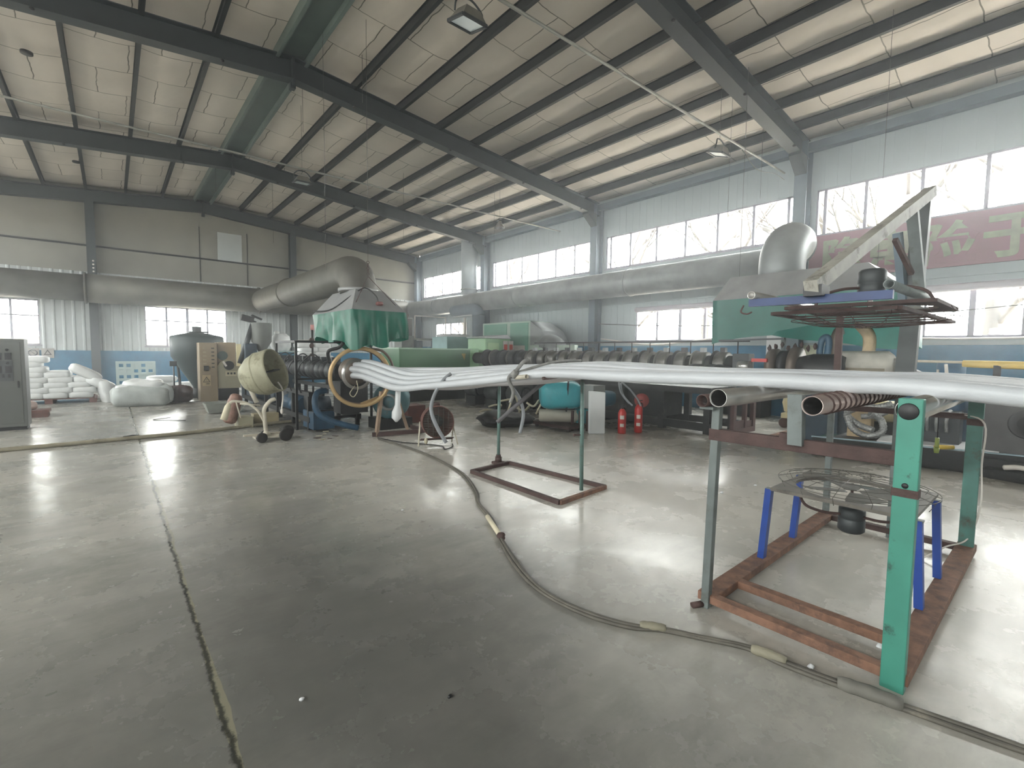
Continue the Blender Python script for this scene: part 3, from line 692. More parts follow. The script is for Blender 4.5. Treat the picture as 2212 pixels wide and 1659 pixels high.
hose([(3.42,5.28,1.18),(3.32,5.3,1.1),(3.2,5.32,.92),(3.12,5.28,.72),(3.16,5.2,.5),(3.25,5.12,.3)], .024, foam_g, 'grey bent foam offcut hanging left of the T stand', 'foam tube', 'foam_offcut', 'hanging foam offcuts')
hose([(3.62,4.5,1.2),(3.78,4.48,1.06),(3.9,4.45,.9),(3.95,4.42,.7),(3.88,4.4,.46)], .022, foam_g, 'grey curved foam offcut hanging between the two posts of the T stand', 'foam tube', 'foam_offcut', 'hanging foam offcuts')
hose([(4.2,4.05,1.2),(4.05,4.2,1.08),(3.8,4.32,.86),(3.55,4.45,.62)], .025, M('dark_grey_foam', '5f5d60', .7, 0, .25, 7), 'dark grey slanting foam strip crossing between the posts', 'foam tube', 'foam_offcut', 'hanging foam offcuts')
tag(MB().poly([(4.05,4.1,1.2),(4.3,3.85,1.24),(4.42,3.8,1.25),(4.36,3.84,1.19),(4.3,3.85,1.2),(4.22,3.95,1.13),(4.18,3.95,1.15),(4.1,4.05,1.1)], (.01,.012,0)).build('torn_strip', M('dark_grey_foam', '5f5d60')), 'torn jagged grey strip hanging under the foam band', 'strip')

# ================================================================ FLOOR CABLES
cab = [(3.34,7.3),(3.38,6.13),(3.27,5.13),(3.13,4.52),(2.85,3.92),(2.65,3.6),(2.48,3.18),(2.28,2.81),(2.1,2.43),(1.99,2.12),(1.96,1.89),(1.99,1.63),(2.08,1.44),(2.18,1.31),(2.28,1.13),(2.38,.94),(2.39,.78),(2.43,.55),(2.47,.36),(2.54,.1),(2.6,-.2),(2.7,-.8)]
t = thing('cable_bundle', (2.3, 2.8, 0), 'long taped bundle of dusty cables snaking across the floor to the right foreground', 'cable bundle')
rnd = random.Random(3)
for k in range(3):
    pts = []
    for i, (x, y) in enumerate(cab):
        o = (k-1)*.016+rnd.uniform(-.008,.008); pts.append((x+o, y+rnd.uniform(-.01,.01), .011+(.006 if k == 1 else 0)))
    MB().tube(spline(pts, 5), .0105, 8).build('cable', cable_m, t)
def wrap(a, c, r, mat, nm): MB().tube(spline([a, ((a[0]+c[0])/2, (a[1]+c[1])/2, a[2]+.004), c], 5), [r*.8, r, r*1.05, r*.95, r, r*1.05, r, r*.9, r, r*.95, r*.8], 10).build(nm, mat, t)
wrap((2.11,1.40,.02), (2.19,1.295,.02), .022, M('dusty_tape','85806f',.7,0,.3,8), 'tape_wrap')
wrap((2.37,.93,.02), (2.395,.78,.02), .024, M('dusty_tape','85806f'), 'tape_wrap')
wrap((2.42,.58,.02), (2.47,.36,.02), .03, M('grey_tape', '6f6d66', .7, 0, .3, 8), 'tape_wrap')
MB().pipe((2.47,3.22,.028), (2.30,2.84,.028), .02, .004, 14).build('protective_sleeve', foam_d, t)
MB().ball((2.29,2.80,.03), .03, .04, .03, 10, seed=3, amp=.3).build('knot', rust_dark, t)
hose([(3.36,7.42,.012),(3.49,6.85,.012),(3.7,6.5,.012),(3.85,6.2,.012),(3.75,5.95,.012),(3.95,6.05,.012),(4.05,6.2,.02)], .009, rubber, 'thin black cord looping on the floor to the round fan', 'cord', 'power_cord')
lp = [(-4,9.75,.03),(-2.4,9.6,.03),(-1.23,9.52,.03),(.29,9.62,.03),(1.24,9.72,.03),(2.12,9.97,.03),(2.9,10.1,.03)]
tag(MB().tube(spline(lp), .032, 10).build('floor_conduit', pvc), 'long dusty cream conduit lying across the floor on the left', 'conduit')
hose([(.1,9.95,.01),(.25,10.0,.012),(.35,9.85,.012),(.5,9.74,.012),(1.2,9.82,.012)], .012, rubber, 'black rubber hose lying beside the floor conduit', 'hose', 'rubber_hose')
hose([(.9,12.2,.01),(.6,12.0,.01),(.9,11.7,.01),(1.1,11.55,.01)], .006, rubber, 'thin black wire curled on the floor before the bulk bag', 'wire', 'loose_wire')
for i, (x, y, s_, lb) in enumerate(((2.47,.70,.02,'small white foam scrap beside the cables near the stand corner'), (2.0,3.9,.012,'tiny white chip on the open floor left of the cables'), (1.05,1.62,.012,'small dark bolt on the floor in the bottom centre'), (.56,2.0,.012,'tiny pale paper chip on the floor left of centre bottom'), (2.76,.50,.022,'white powdery lump on the base beam behind the teal post'), (4.9,2.3,.025,'pale crumb on the floor left of the roller stand'), (5.5,2.2,.02,'small pale crumb on the floor behind the roller stand'))):
    z = .08 if i == 4 else 0
    tag(MB().ball((x, y, z+s_*.4), s_, s_*.8, s_*.45, 8, seed=i, amp=.3).build('scrap', black if i == 2 else foam), lb, 'scrap')

# ================================================================ CANOPIES
def tarp_mesh(rect, z0, z1, seed, amp, bot):
    x0, x1, y0, y1 = rect; per = []
    for (ax, ay), (bx, by) in (((x0,y1),(x0,y0)), ((x0,y0),(x1,y0)), ((x1,y0),(x1,y1)), ((x1,y1),(x0,y1))):
        n = 24
        for k in range(n): per.append((ax+(bx-ax)*k/n, ay+(by-ay)*k/n))
    rnd = random.Random(seed); ph = [rnd.random()*6 for _ in range(6)]; m = 9; vs = []; n = len(per); cx, cy = (x0+x1)/2, (y0+y1)/2
    for j in range(m+1):
        f = j/m
        for k, (x, y) in enumerate(per):
            u = k/n*2*PI; dn = amp*f*(math.sin(9*u+ph[0]+f*1.5)+.7*math.sin(17*u+ph[1]-f*2)+.5*math.sin(31*u+ph[2]))
            d = Vector((x-cx, y-cy, 0)).normalized(); zb = z0+bot(k/n)
            vs.append((x+d.x*dn, y+d.y*dn, z1+(zb-z1)*f))
    fs = [(j*n+k, j*n+(k+1)%n, (j+1)*n+(k+1)%n, (j+1)*n+k) for j in range(m) for k in range(n)]
    return MB().add(vs, fs, True)
def frustum(b, zb, t_, zt):
    return MB().hexa([(b[0],b[2],zb),(b[1],b[2],zb),(b[1],b[3],zb),(b[0],b[3],zb)], [(t_[0],t_[2],zt),(t_[1],t_[2],zt),(t_[1],t_[3],zt),(t_[0],t_[3],zt)])
h1 = (2.97, 3.93, 7.5, 9.45)
t = thing('extraction_canopy', (3.45, 8.5, 1.6), 'grey sheet-metal hood with bright green tarpaulin skirt over the brass ring', 'canopy')
frustum(h1, 2.14, (3.2, 3.7, 7.9, 9.0), 2.52).build('hood', galv_sh, t)
tarp_mesh(h1, 1.62, 2.14, 5, .055, lambda u: -.02+.09*math.sin(u*2*PI*2+1)+.05*math.sin(u*2*PI*7)).build('tarpaulin', tarp, t)
MB().tube(spline([(2.93,9.3,2.2),(2.98,8.5,2.19),(3.1,8.0,2.36),(3.25,7.85,2.5),(3.35,7.8,2.53),(3.43,7.62,2.4),(3.45,7.56,2.28)]), .012, 8).build('cord', black, t)
MB().ball((3.45,7.52,2.26), .06, .05, .035, 12, e=.6).build('lamp_box', M('dark_red_lamp', '6b3d38', .5), t)
for x in (3.42, ):
    MB().cyl((3.42,7.9,2.75), (3.05,7.6,2.2), .006, 6).cyl((3.42,7.9,2.75), (3.85,7.6,2.2), .006, 6).build('hanger', rust_dark, t)
mb = MB()
for k in range(5): mb.ring((3.42, 7.9, 2.79+k*.05), .022, .005, 'x' if k % 2 else 'y', 12, 5)
mb.build('chain', rust_dark, t)
MB().cyl((3.42,7.9,3.0), (3.42,7.9,6.98), .0035, 5).build('hanging_wire', wire_m, t)
MB().cyl((2.98,8.7,2.9), (2.98,8.7,6.98), .0035, 5).build('hanging_wire', wire_m, t)
h2 = (8.1, 9.7, 1.5, 4.1)
t = thing('extraction_canopy', (8.9, 2.8, 1.7), 'grey hood with haze-greyed green tarpaulin skirt beyond the overhead mast on the right', 'canopy')
frustum(h2, 2.42, (8.4, 9.4, 1.95, 3.95), 2.84).build('hood', galv_sh, t)
tarp_mesh(h2, 1.78, 2.42, 11, .02, lambda u: (-.06 if u < .1 else 0)+.17*math.sin(u*2*PI*1.6-.35)+.02*math.sin(u*2*PI*7)).build('tarpaulin', tarp2, t)
MB().beam((8.08,3.95,1.72), (8.08,2.9,1.74), .03, .03).build('bottom_rail', steel_dark, t)
for x, y, z in ((8.75,3.95,2.84), (8.9,1.95,2.84)): MB().cyl((x,y,z), (x,y,6.55), .0035, 5).build('hanging_wire', wire_m, t)
def elbow(c, r, R, a0, a1, plane, n=14):
    pts = []
    for k in range(n+1):
        a = a0+(a1-a0)*k/n; ca, sa = math.cos(a)*R, math.sin(a)*R
        pts.append(Vector(c)+Vector((ca*plane[0], ca*plane[1], sa)))
    return pts
# duct system
t = thing('exhaust_duct', (3.0, 21.0, 2.9), 'huge grey exhaust duct running along the far wall and branching to the first green canopy', 'duct')
MB().cyl((X0+.1,21.3,3.44), (-.55,21.3,3.44), .44, 32).build('duct_run', galv_dark, t)
MB().cyl((-.6,21.3,3.44), (11.1,21.3,3.44), .48, 32).build('duct_run', galv_dark, t)
for x in (-.6, 4.6, 8.0): MB().lathe((x,21.3,3.44), [(.48,-.03),(.52,-.03),(.52,.03),(.48,.03)], 32, (1,0,0)).build('joint_flange', galv_dark, t)
br_ = [(4.7,21.1,3.42),(4.45,19.0,3.35),(4.0,14.5,3.12),(3.62,10.5,2.96),(3.48,9.1,2.92),(3.46,8.75,2.9),(3.45,8.52,2.82),(3.45,8.42,2.68),(3.45,8.4,2.5)]
MB().tube(spline(br_, 6), [.42-.10*min(1, k/24) for k in range(49)], 28).build('branch_duct', galv_dark, t)
MB().lathe((3.45,8.4,2.52), [(.33,0),(.35,0),(.35,.06),(.33,.06)], 28).build('collar', galv_sh, t)
MB().lathe((4.02,14.7,3.13), [(.38,-.02),(.41,-.02),(.41,.02),(.38,.02)], 28, (.09,1,.05)).build('joint_flange', galv_dark, t)
t = thing('exhaust_duct', (11.3, 10, 3.1), 'long silvery exhaust duct running along the window wall to the right canopy', 'duct')
MB().cyl((11.35,21.3,3.5), (11.35,4.1,3.5), .37, 32).build('duct_run', galv, t)
for y in (18.6, 13.0, 8.2): MB().lathe((11.35,y,3.5), [(.37,-.02),(.39,-.02),(.39,.02),(.37,.02)], 32, (0,1,0)).build('joint_flange', galv, t)
MB().tube([(8.9,3.3,2.8),(8.9,3.3,2.95)]+elbow((9.35,3.3,3.02), .38, .45, PI, PI/2, (1,0))+[(9.55,3.38,3.47),(10.3,3.8,3.48),(11.3,4.25,3.5)], .36, 28).build('elbow', galv, t)
for k in range(4): MB().lathe((9.5+k*.07,3.36+k*.035,3.47), [(.355,-.012),(.385,-.012),(.385,.012),(.355,.012)], 28, (1,.5,0)).build('elbow_rib', galv, t)
MB().cyl((11.35,9.9,3.5-.05), (11.35,12.5,3.3), .2, 20).build('lower_branch', galv, t)
t = thing('vertical_duct', (11.75, 16.75, 3.4), 'wide pale vertical duct rising to the roof beside the third wall column', 'duct')
MB().cyl((11.75,16.75,3.75), (11.75,16.75,6.35), .34, 28).build('pipe', M('pale_blue_grey_duct', 'a3acb2', .4, .1, .08, 2), t)
MB().lathe((11.75,16.75,4.1), [(.34,0),(.37,0),(.37,.05),(.34,.05)], 28).build('joint_flange', galv, t)
t = thing('vertical_duct', (10.9, 14.9, 0), 'grey downpipe duct between far window and green cabinet', 'duct')
MB().cyl((10.9,14.9,.9), (10.9,14.9,2.9), .24, 22).build('pipe', steel_blue, t)
MB().tube(spline([(10.9,14.9,2.85),(10.9,15.0,3.05),(10.9,15.4,3.15),(10.9,16.6,3.15)]), .24, 20).build('elbow', steel_blue, t)
MB().cyl((10.55,15.3,.9), (10.55,15.3,2.8), .05, 10).build('thin_pipe', whitel, t)

# ================================================================ LEFT SIDE
t = thing('control_cabinet', (-1.6, 12.1, 0), 'grey upright control cabinet with dark switches cut off by the left edge', 'cabinet')
MB().box(-2.1, -1.17, 11.87, 12.35, .06, 1.6).build('body', M('grey_green_cabinet', '5b5d5a', .5, 0, .12, 2), t, bevel=.01)
dr = MB().box(-2.06, -1.22, 11.86, 11.872, .12, 1.55).build('door', M('grey_green_door', '565855', .5, 0, .12, 2), t, bevel=.004)
MB().box(-2.08, -1.19, 11.9, 12.3, 0, .06).build('plinth', black, t)
for z in (1.41, 1.18):
    for x in (-1.52, -1.38): MB().lathe((x, 11.86, z), [(0,0),(.024,0),(.018,.025),(0,.025)], 12, (0,-1,0)).build('indicator', black, dr)
    for x in (-1.49, -1.37): MB().box(x-.04, x+.04, 11.84, 11.862, z-.17, z-.05).build('meter', black, dr)
for x in (-1.50, -1.44, -1.37): MB().box(x-.012, x+.012, 11.83, 11.862, .93, .99).build('switch', black, dr)
MB().box(-1.57, -1.32, 11.845, 11.862, .87, 1.22).build('switch_panel', M('dark_switch_panel','45474a',.5), dr)
MB().box(-1.275, -1.255, 11.84, 11.862, .75, .87).build('handle', black, dr)
def bag_stack(name_group, origin, rows, rz, sz, labels, mat, seed=1):
    rnd = random.Random(seed)
    proto = []
    for v in range(4):
        proto.append(MB().ball((0,0,sz[2]*.5), sz[0]/2, sz[1]/2, sz[2]*.6, 18, e=.42, seed=seed*7+v, amp=.035))
    objs = []
    for i, (x, y, z, r, lb) in enumerate(rows):
        if i < 4:
            o = proto[i].build('woven_sack', mat, origin=(0,0,0)); tag(o, lb, 'sack', name_group); o.location = (x, y, z); o.rotation_euler = (0, 0, r); objs.append(o)
        else: o = copy_tree(objs[i % 4], (x, y, z), lb, r)
    return objs
levels = ['bottom layer', 'second layer', 'third layer', 'fourth layer', 'fifth layer', 'sixth layer', 'seventh layer', 'top layer']
cols_ = ['left', 'middle', 'right', 'far right']; rows = []
for lv in range(8):
    n = [4,4,4,4,3,2,2,2][lv]
    for c in range(n):
        for dpt in range(2 if lv < 5 else 1):
            rows.append((-2.05+c*.46+random.uniform(-.03,.03)+(.1 if lv % 2 else 0), 17.15+dpt*.62, .14+lv*.132, random.uniform(-.08,.08), 'white sack in the big stack behind the cabinet, %s, %s column, %s' % (levels[lv], cols_[c], 'back' if dpt else 'front')))
bag_stack('white sacks stacked on the pallet', (0,0,0), rows, 0, (.52,.72,.155), None, sackw)
t = thing('pallet', (-1.3, 17.4, 0), 'dark red pallet beneath the big stack of white sacks', 'pallet')
for k in range(6): MB().box(-2.25, -.4, 16.85+k*.22, 16.99+k*.22, .11, .135).build('deck_board', pallet_r, t)
for k in range(3): MB().box(-2.2+k*.85, -2.05+k*.85, 16.85, 18.1, 0, .11).build('runner', pallet_r, t)
for i, (x, y, z, rz, tl, lb) in enumerate(((-.56, 16.95, .80, .1, .55, 'white sack leaning down the right slope of the big stack'), (-.26, 16.95, .50, .1, .5, 'white sack slumped lower on the right slope of the stack'), (-.16, 16.8, .27, .2, 1.35, 'crumpled white sack standing at the right foot of the stack'), (.12, 16.9, .1, .4, .05, 'flat white sack fallen on the floor right of the stack'))):
    tag(MB().ball((x, y, z), .34, .32, .13, 18, e=.5, rot=rz, seed=i+20, amp=.06, tilt=(0, tl)).build('woven_sack', sackw), lb, 'sack', 'loose white sacks')
t = thing('pallet', (-1.25, 13.9, 0), 'small reddish pallet end sticking out right of the control cabinet', 'pallet')
MB().box(-1.8, -1.04, 13.75, 14.2, .1, .15).build('deck_board', pallet_r, t)
for k in range(3): MB().box(-1.8, -1.06, 13.78+k*.15, 13.85+k*.15, 0, .1).build('runner', pallet_r, t)
tag(MB().ball((-1.42, 14.0, .24), .2, .16, .1, 14, e=.7, amp=.08, seed=4).build('plastic_lump', M('pale_pink_plastic', 'b9a39a', .5)), 'pale pinkish lump on the small reddish pallet', 'scrap')
bb = thing('bulk_bag', (.55, 15.3, 0), 'large translucent white bulk bag slumped on the floor in the left middle', 'bulk bag')
MB().ball((.55, 15.45, .24), .62, .5, .27, 40, e=.5, seed=2, amp=.07).build('bag_body', sackg, bb)
MB().ball((.62, 15.5, .46), .46, .4, .20, 34, e=.75, seed=9, amp=.15).build('bag_top', sackw, bb)
MB().ball((1.02, 15.2, .28), .2, .2, .24, 18, e=.8, seed=6, amp=.14).build('bag_fold', sackg, bb)
MB().ball((.22, 15.3, .45), .18, .15, .09, 14, e=.8, seed=8, amp=.2).build('bag_fold', sackw, bb)
t = thing('plastic_pallet', (.62, 19.9, 0), 'pale grey lattice plastic pallet leaning upright against the blue wall', 'pallet')
mb = MB()
for k in range(6): mb.box(.08+k*.19, .16+k*.19, 19.85, 19.93, .02, 1.02)
for k in range(6): mb.box(.08, 1.11, 19.84, 19.94, .02+k*.186, .10+k*.186)
for k, m in ((1,1),(3,0),(0,3),(4,2),(2,4),(4,4),(1,3),(3,2)): mb.box(.12+k*.19, .31+k*.19, 19.86, 19.92, .06+m*.186, .2+m*.186)
mb.build('lattice', crate_m, t)
for i, (x, y, z, lb) in enumerate(((1.15,18.6,.0,'white sack on the floor behind the bulk bag, lowest'), (1.15,18.6,.2,'white sack behind the bulk bag, middle of its pile'), (1.2,18.6,.4,'white sack behind the bulk bag, on top of its pile'), (1.85,18.4,.0,'white sack low against the blue wall, left of the dark cone hopper'), (1.85,18.4,.2,'white sack above another, left of the dark cone hopper'))):
    tag(MB().ball((x, y, z+.1), .4, .3, .11, 16, e=.6, seed=i+40, amp=.06).build('woven_sack', sackw), lb, 'sack', 'sacks along the far wall')
tag(MB().ball((1.42, 15.75, .22), .27, .25, .24, 18, e=.7, seed=3, amp=.14).build('brown_bag', sackb), 'dark brown crumpled bag on the floor left of the tan cabinet', 'bag')
t = thing('control_pendant', (1.28, 15.9, .3), 'small dark control box on a thin pole before the blue wall', 'control box')
MB().box(1.2, 1.36, 15.88, 15.98, .98, 1.12).build('box', motor_dk, t); MB().cyl((1.29,15.95,.1), (1.29,15.95,1.0), .018, 8).build('pole', black, t)
MB().cyl((1.29,15.95,0), (1.29,15.95,.1), .1, 14).build('foot', black, t)
t = thing('mixing_hopper', (1.95, 16.8, 0), 'tall dark cone-bottomed mixing hopper behind the tan cabinet', 'hopper')
MB().lathe((1.95,16.8,0), [(.12,.25),(.14,.35),(.66,1.25),(.68,1.8),(.64,1.84),(.3,1.92),(.1,1.95),(0,1.95)], 32).build('cone', M('dark_green_grey_paint', '2c393a', .5, .1, .15, 3), t)
MB().cyl((1.95,16.8,1.9), (1.95,16.8,2.12), .12, 16).box(1.75,2.25,16.75,16.85,1.94,1.98).build('gear_motor', motor_dk, t)
for a in (0.4, 2.5, 4.6): MB().cyl((1.95+.6*math.cos(a),16.8+.6*math.sin(a),1.3), (1.95+.5*math.cos(a),16.8+.5*math.sin(a),0), .035, 10).build('leg', dark_m, t)
MB().cyl((1.95,16.8,.0), (1.95,16.8,.3), .16, 14).build('outlet', dark_m, t)
# tan cabinet
t = thing('electrical_cabinet', (2.02, 15.6, 0), 'tan upright electrical cabinet with a triangular warning sign', 'cabinet')
MB().box(1.84, 2.26, 15.5, 16.0, .0, 1.64).build('body', tan, t, bevel=.008)
ud = MB().box(1.87, 2.23, 15.488, 15.502, .72, 1.6).build('upper_door', tan, t, bevel=.003)
for k in range(6):
    MB().box(2.12, 2.19, 15.478, 15.49, 1.47-k*.105, 1.50-k*.105).build('switch', black, ud)
    MB().box(1.92, 2.0, 15.48, 15.49, 1.46-k*.105, 1.50-k*.105).build('label_plate', M('dull_label', '9a8e78', .6), ud)
MB().box(1.93, 2.05, 15.46, 15.49, .86, 1.0).build('socket_box', ink, t)
ws = MB().box(1.89, 2.09, 15.484, 15.49, .44, .74).build('warning_sign', M('tan_sign', 'ad9a78', .6), t)
tri = [(1.99,15.482,.70),(1.90,15.482,.54),(2.08,15.482,.54)]; tin = [(1.99,15.482,.665),(1.925,15.482,.555),(2.055,15.482,.555)]
MB().add(tri+tin, [(0,1,4,3),(1,2,5,4),(2,0,3,5)]).poly([(1.995,15.481,.64),(1.98,15.481,.60),(1.99,15.481,.60),(1.985,15.481,.57),(2.0,15.481,.61),(1.99,15.481,.61)], (0,.002,0)).build('warning_triangle', ink, ws)
MB().box(1.98, 2.06, 15.48, 15.484, .485, .505).build('warning_text', ink, ws)
t = thing('plastic_grinder', (2.55, 15.7, 0), 'beige grinder machine with a round opening beside the tan cabinet', 'machine')
mb = MB().poly([(2.27,15.55,.35),(2.83,15.55,.35),(2.83,15.55,.98),(2.72,15.55,1.02),(2.62,15.55,1.14),(2.45,15.55,1.16),(2.34,15.55,1.10),(2.27,15.55,1.0)], (0,.55,0))
mb.build('lower_body', beige, t); MB().box(2.3, 2.76, 15.7, 16.2, 1.0, 1.66).build('upper_body', M('pinkish_beige_paint', '9a8a75', .5, 0, .15, 3), t, bevel=.01)
MB().box(2.74, 2.86, 15.5, 15.56, .98, 1.62).build('cream_slat', cream, t)
MB().cyl((2.42,15.68,1.28), (2.42,15.72,1.28), .13, 24).build('round_port', M('grey_green_port', '5c6c68', .5), t)
MB().cyl((2.55,15.53,1.0), (2.55,15.56,1.0), .13, 24).build('round_port', ink, t)
MB().beam((2.40,15.5,1.12), (2.48,15.5,.98), .03, .05).build('lever', whitel, t)
npl = MB().box(2.46, 2.76, 15.54, 15.548, .70, .84).build('name_plate', M('pale_plate', 'bdb79a', .5), t)
for k in range(3): MB().box(2.50+k*.08, 2.55+k*.08, 15.534, 15.54, .745, .80).build('plate_character', ink, npl)
MB().box(2.3, 2.8, 15.6, 16.2, 0, .35).build('machine_foot', dark_m, t)
tag(MB().add([(1.62,12.4,.02),(2.25,12.4,.02),(2.25,12.75,.02),(1.62,12.75,.02),(1.55,12.3,.24),(2.32,12.3,.24),(2.32,12.85,.24),(1.55,12.85,.24),(1.6,12.34,.24),(2.28,12.34,.24),(2.28,12.8,.24),(1.6,12.8,.24),(1.66,12.44,.05),(2.2,12.44,.05),(2.2,12.7,.05),(1.66,12.7,.05)],
    [(3,2,1,0),(0,1,5,4),(1,2,6,5),(2,3,7,6),(3,0,4,7),(4,5,9,8),(5,6,10,9),(6,7,11,10),(7,4,8,11),(8,9,13,12),(9,10,14,13),(10,11,15,14),(11,8,12,15),(12,13,14,15)]).build('metal_tray', M('pale_grey_tray', '8e928b', .5, .2, .2, 5)), 'pale grey metal tray on the floor before the beige grinder', 'tray')
tag(MB().tube(spline([(1.60,9.95,.1),(1.65,9.97,.25),(1.72,10.0,.5),(1.78,10.02,.62)]), [.06,.10,.11,.115,.12,.12,.12,.12,.12,.12,.12,.12,.12,.11,.11,.11,.10,.09,.05], 14).build('plastic_container', pinkpl), 'dirty pink crumpled plastic container tilted left of the drum cart', 'container')
for i, (x0, x1, y0, y1, z0, z1, m, lb) in enumerate(((1.75,2.0,9.9,10.25,0,.2,beige,'small beige box on the floor behind the drum cart leg'), (2.05,2.5,10.1,10.35,0,.22,M('tan_box','9d9274',.6),'low tan box on the floor behind the drum cart'))):
    tag(MB().box(x0,x1,y0,y1,z0,z1).build('low_box', m, bevel=.006), lb, 'box')
# drum cart
t = thing('mixer_cart', (1.85, 8.3, 0), 'dusty cream tilted mixing drum on a pale wheeled cart', 'mixer')
ax = Vector((.70, -.60, .28)).normalized(); c0 = Vector((1.55, 8.42, .98))
R0 = Vector((1.82, 8.32, 1.08))
MB().lathe(R0-ax*.30, [(0,0),(.14,.0),(.20,.03),(.31,.18),(.345,.30),(.352,.52),(.345,.545),(.335,.545),(.335,.50),(.33,.30),(.18,.06),(0,.04)], 44, ax).build('drum', drum_m, t)
MB().lathe(R0+ax*.0, [(.344,-.01),(.352,.0),(.352,.02),(.346,.03)], 40, ax).build('drum_band', drum_m, t)
MB().beam(R0+ax*.1, R0+ax*.25, .2, .02).build('mixing_blade', dark_m, t)
MB().cyl(R0-ax*.28, (1.74,8.34,.62), .035, 12).build('yoke', cement, t)
MB().tube(spline([(1.86,8.3,.10),(1.84,8.3,.35),(1.84,8.3,.52),(1.92,8.28,.64),(2.0,8.26,.68)]), .032, 12).build('column', cement, t)
MB().tube(spline([(1.84,8.3,.3),(1.74,8.3,.5),(1.6,8.33,.62),(1.42,8.36,.66),(1.36,8.36,.62)]), .02, 10).build('handle', cement, t)
MB().cyl((1.5,8.33,.62), (1.78,8.3,.58), .013, 8).cyl((1.45,8.35,.66), (1.5,8.3,.4), .010, 8).build('tie_rod', cement, t)
MB().tube([(1.36,8.36,.64),(1.34,8.36,.58),(1.28,8.36,.38)], [.02,.045,.05], 10).build('counterweight', foam_d, t)
MB().lathe((1.86,8.3,.08), [(0,0),(.07,0),(.05,.05),(.035,.08),(0,.08)], 14).build('column_foot', cement, t)
MB().box(1.68, 2.16, 8.2, 8.42, .055, .085).box(1.55,2.2,8.36,8.42,.085,.11).build('chassis', cement, t)
for x, y, r in ((1.76,8.14,.08),(1.88,8.5,.07),(2.1,8.1,.10),(2.22,8.44,.10)):
    wv = Vector((.2,-1,0)).normalized()
    o = MB().lathe(Vector((x,y,r)), [(0,-.02),(r*.6,-.02),(r,-.018),(r,.022),(r*.6,.026),(0,.026)], 24, wv).build('wheel', rubber, t)
MB().cyl((1.76,8.14,.08), (1.88,8.5,.07), .012, 8).cyl((2.1,8.1,.1), (2.22,8.44,.1), .012, 8).build('axle', dark_m, t)
MB().tube(spline([(2.02,8.2,.95),(2.07,8.16,.85),(2.08,8.15,.7),(2.06,8.15,.52)]), .013, 8).ball((2.06,8.15,.48), .025, .02, .05, 10).build('dripping_rag', whitel, t)

# ---------------------------------------------------------------- first extruder line
t = thing('die_head', (3.45, 8.5, .6), 'dark extrusion die head inside the brass ring', 'machine')
MB().lathe((3.28,8.05,1.10), [(0,0),(.10,0),(.20,.05),(.24,.12),(.24,.3),(.18,.34),(.18,.5),(0,.5)], 30, (.05,1,0)).build('die', M('brownish_die_steel', '6f6359', .5, .4, .3, 5), t)
MB().lathe((3.25,7.98,1.06), [(.22,0),(.27,.01),(.27,.03),(.22,.04)], 30, (.05,1,0)).build('die_ring', chrome, t)
MB().box(3.05, 3.55, 8.25, 8.6, .35, .92).build('die_support', dark_m, t)
MB().tube(spline([(3.22,7.95,.95),(3.22,7.9,.8),(3.14,7.88,.68),(3.08,7.9,.74),(3.2,7.98,.86)]), .008, 6).build('wire_loop', foam_d, t)
# brass ring stand
C = Vector((3.14, 7.58, 1.03)); nrm = Vector((.28, 1, .0)).normalized()
t = thing('cooling_ring_stand', (3.5, 7.6, 0), 'large brass cooling ring on timber-coloured splayed legs around the foam outlet', 'ring stand')
MB().lathe(C, [(.455,-.03),(.50,-.035),(.51,0),(.50,.05),(.455,.055),(.445,.03),(.445,-.01),(.455,-.03)], 64, nrm).build('ring', brass, t)
MB().lathe(C+nrm*.09, [(.44,0),(.475,0),(.475,.05),(.44,.05),(.44,0)], 64, nrm).build('inner_ring', rust_dark, t)
MB().tube(spline([C+Vector((.2,.05,.47)), C+Vector((.38,.0,.44)), C+Vector((.5,-.05,.30)), C+Vector((.56,-.08,.1)), C+Vector((.58,-.1,-.02))]), .022, 10).build('side_bow', M('brown_steel_bow','5d4c42',.5,.2), t)
for a, c in (((3.42,7.61,0), (3.47,7.5,.78)), ((4.02,7.6,.03), (3.85,7.66,.62))):
    MB().beam(a, c, .075, .05).build('leg', plank, t)
MB().beam((4.2,7.35,.06), (3.35,7.62,.04), .06, .07).beam((4.2,7.35,.06), (4.25,7.9,.06), .06, .07).build('base_angle', rust_dark, t)
MB().beam((3.15,7.6,.58), (3.6,7.6,.72), .05, .04).build('ring_bracket', brass, t)
t = thing('foam_waste', (3.75, 7.55, .3), 'white drooping foam column hanging from the band to a ragged tip beside the timber legs', 'foam')
MB().tube([(3.70,7.35,.88),(3.70,7.37,.55),(3.69,7.38,.42),(3.68,7.38,.33),(3.68,7.38,.26)], [.045,.045,.085,.08,.02], 14).build('drip', foam, t)
t = thing('blower', (4.1, 8.3, 0), 'petrol-blue round blower behind the brass ring stand', 'blower')
MB().lathe((3.95,8.2,.52), [(0,0),(.30,0),(.34,.05),(.34,.22),(.30,.27),(0,.27)], 32, (.5,.6,0)).build('casing', petrol, t)
MB().lathe((3.92,8.16,.52), [(.12,-.06),(.16,-.06),(.16,.02),(.12,.02)], 24, (.5,.6,0)).build('intake', galv, t)
MB().box(3.75, 4.4, 8.15, 8.7, 0, .2).build('base', dark_m, t)
MB().cyl((4.3,8.6,.55), (4.55,8.85,.55), .16, 20).build('motor', petrol, t)
tag(MB().box(4.55,4.95,8.6,9.0,.0,.36).build('red_box', M('dark_red_paint', '6a3830', .6, 0, .3, 5), bevel=.01), 'dark red low box right of the petrol-blue blower', 'box')
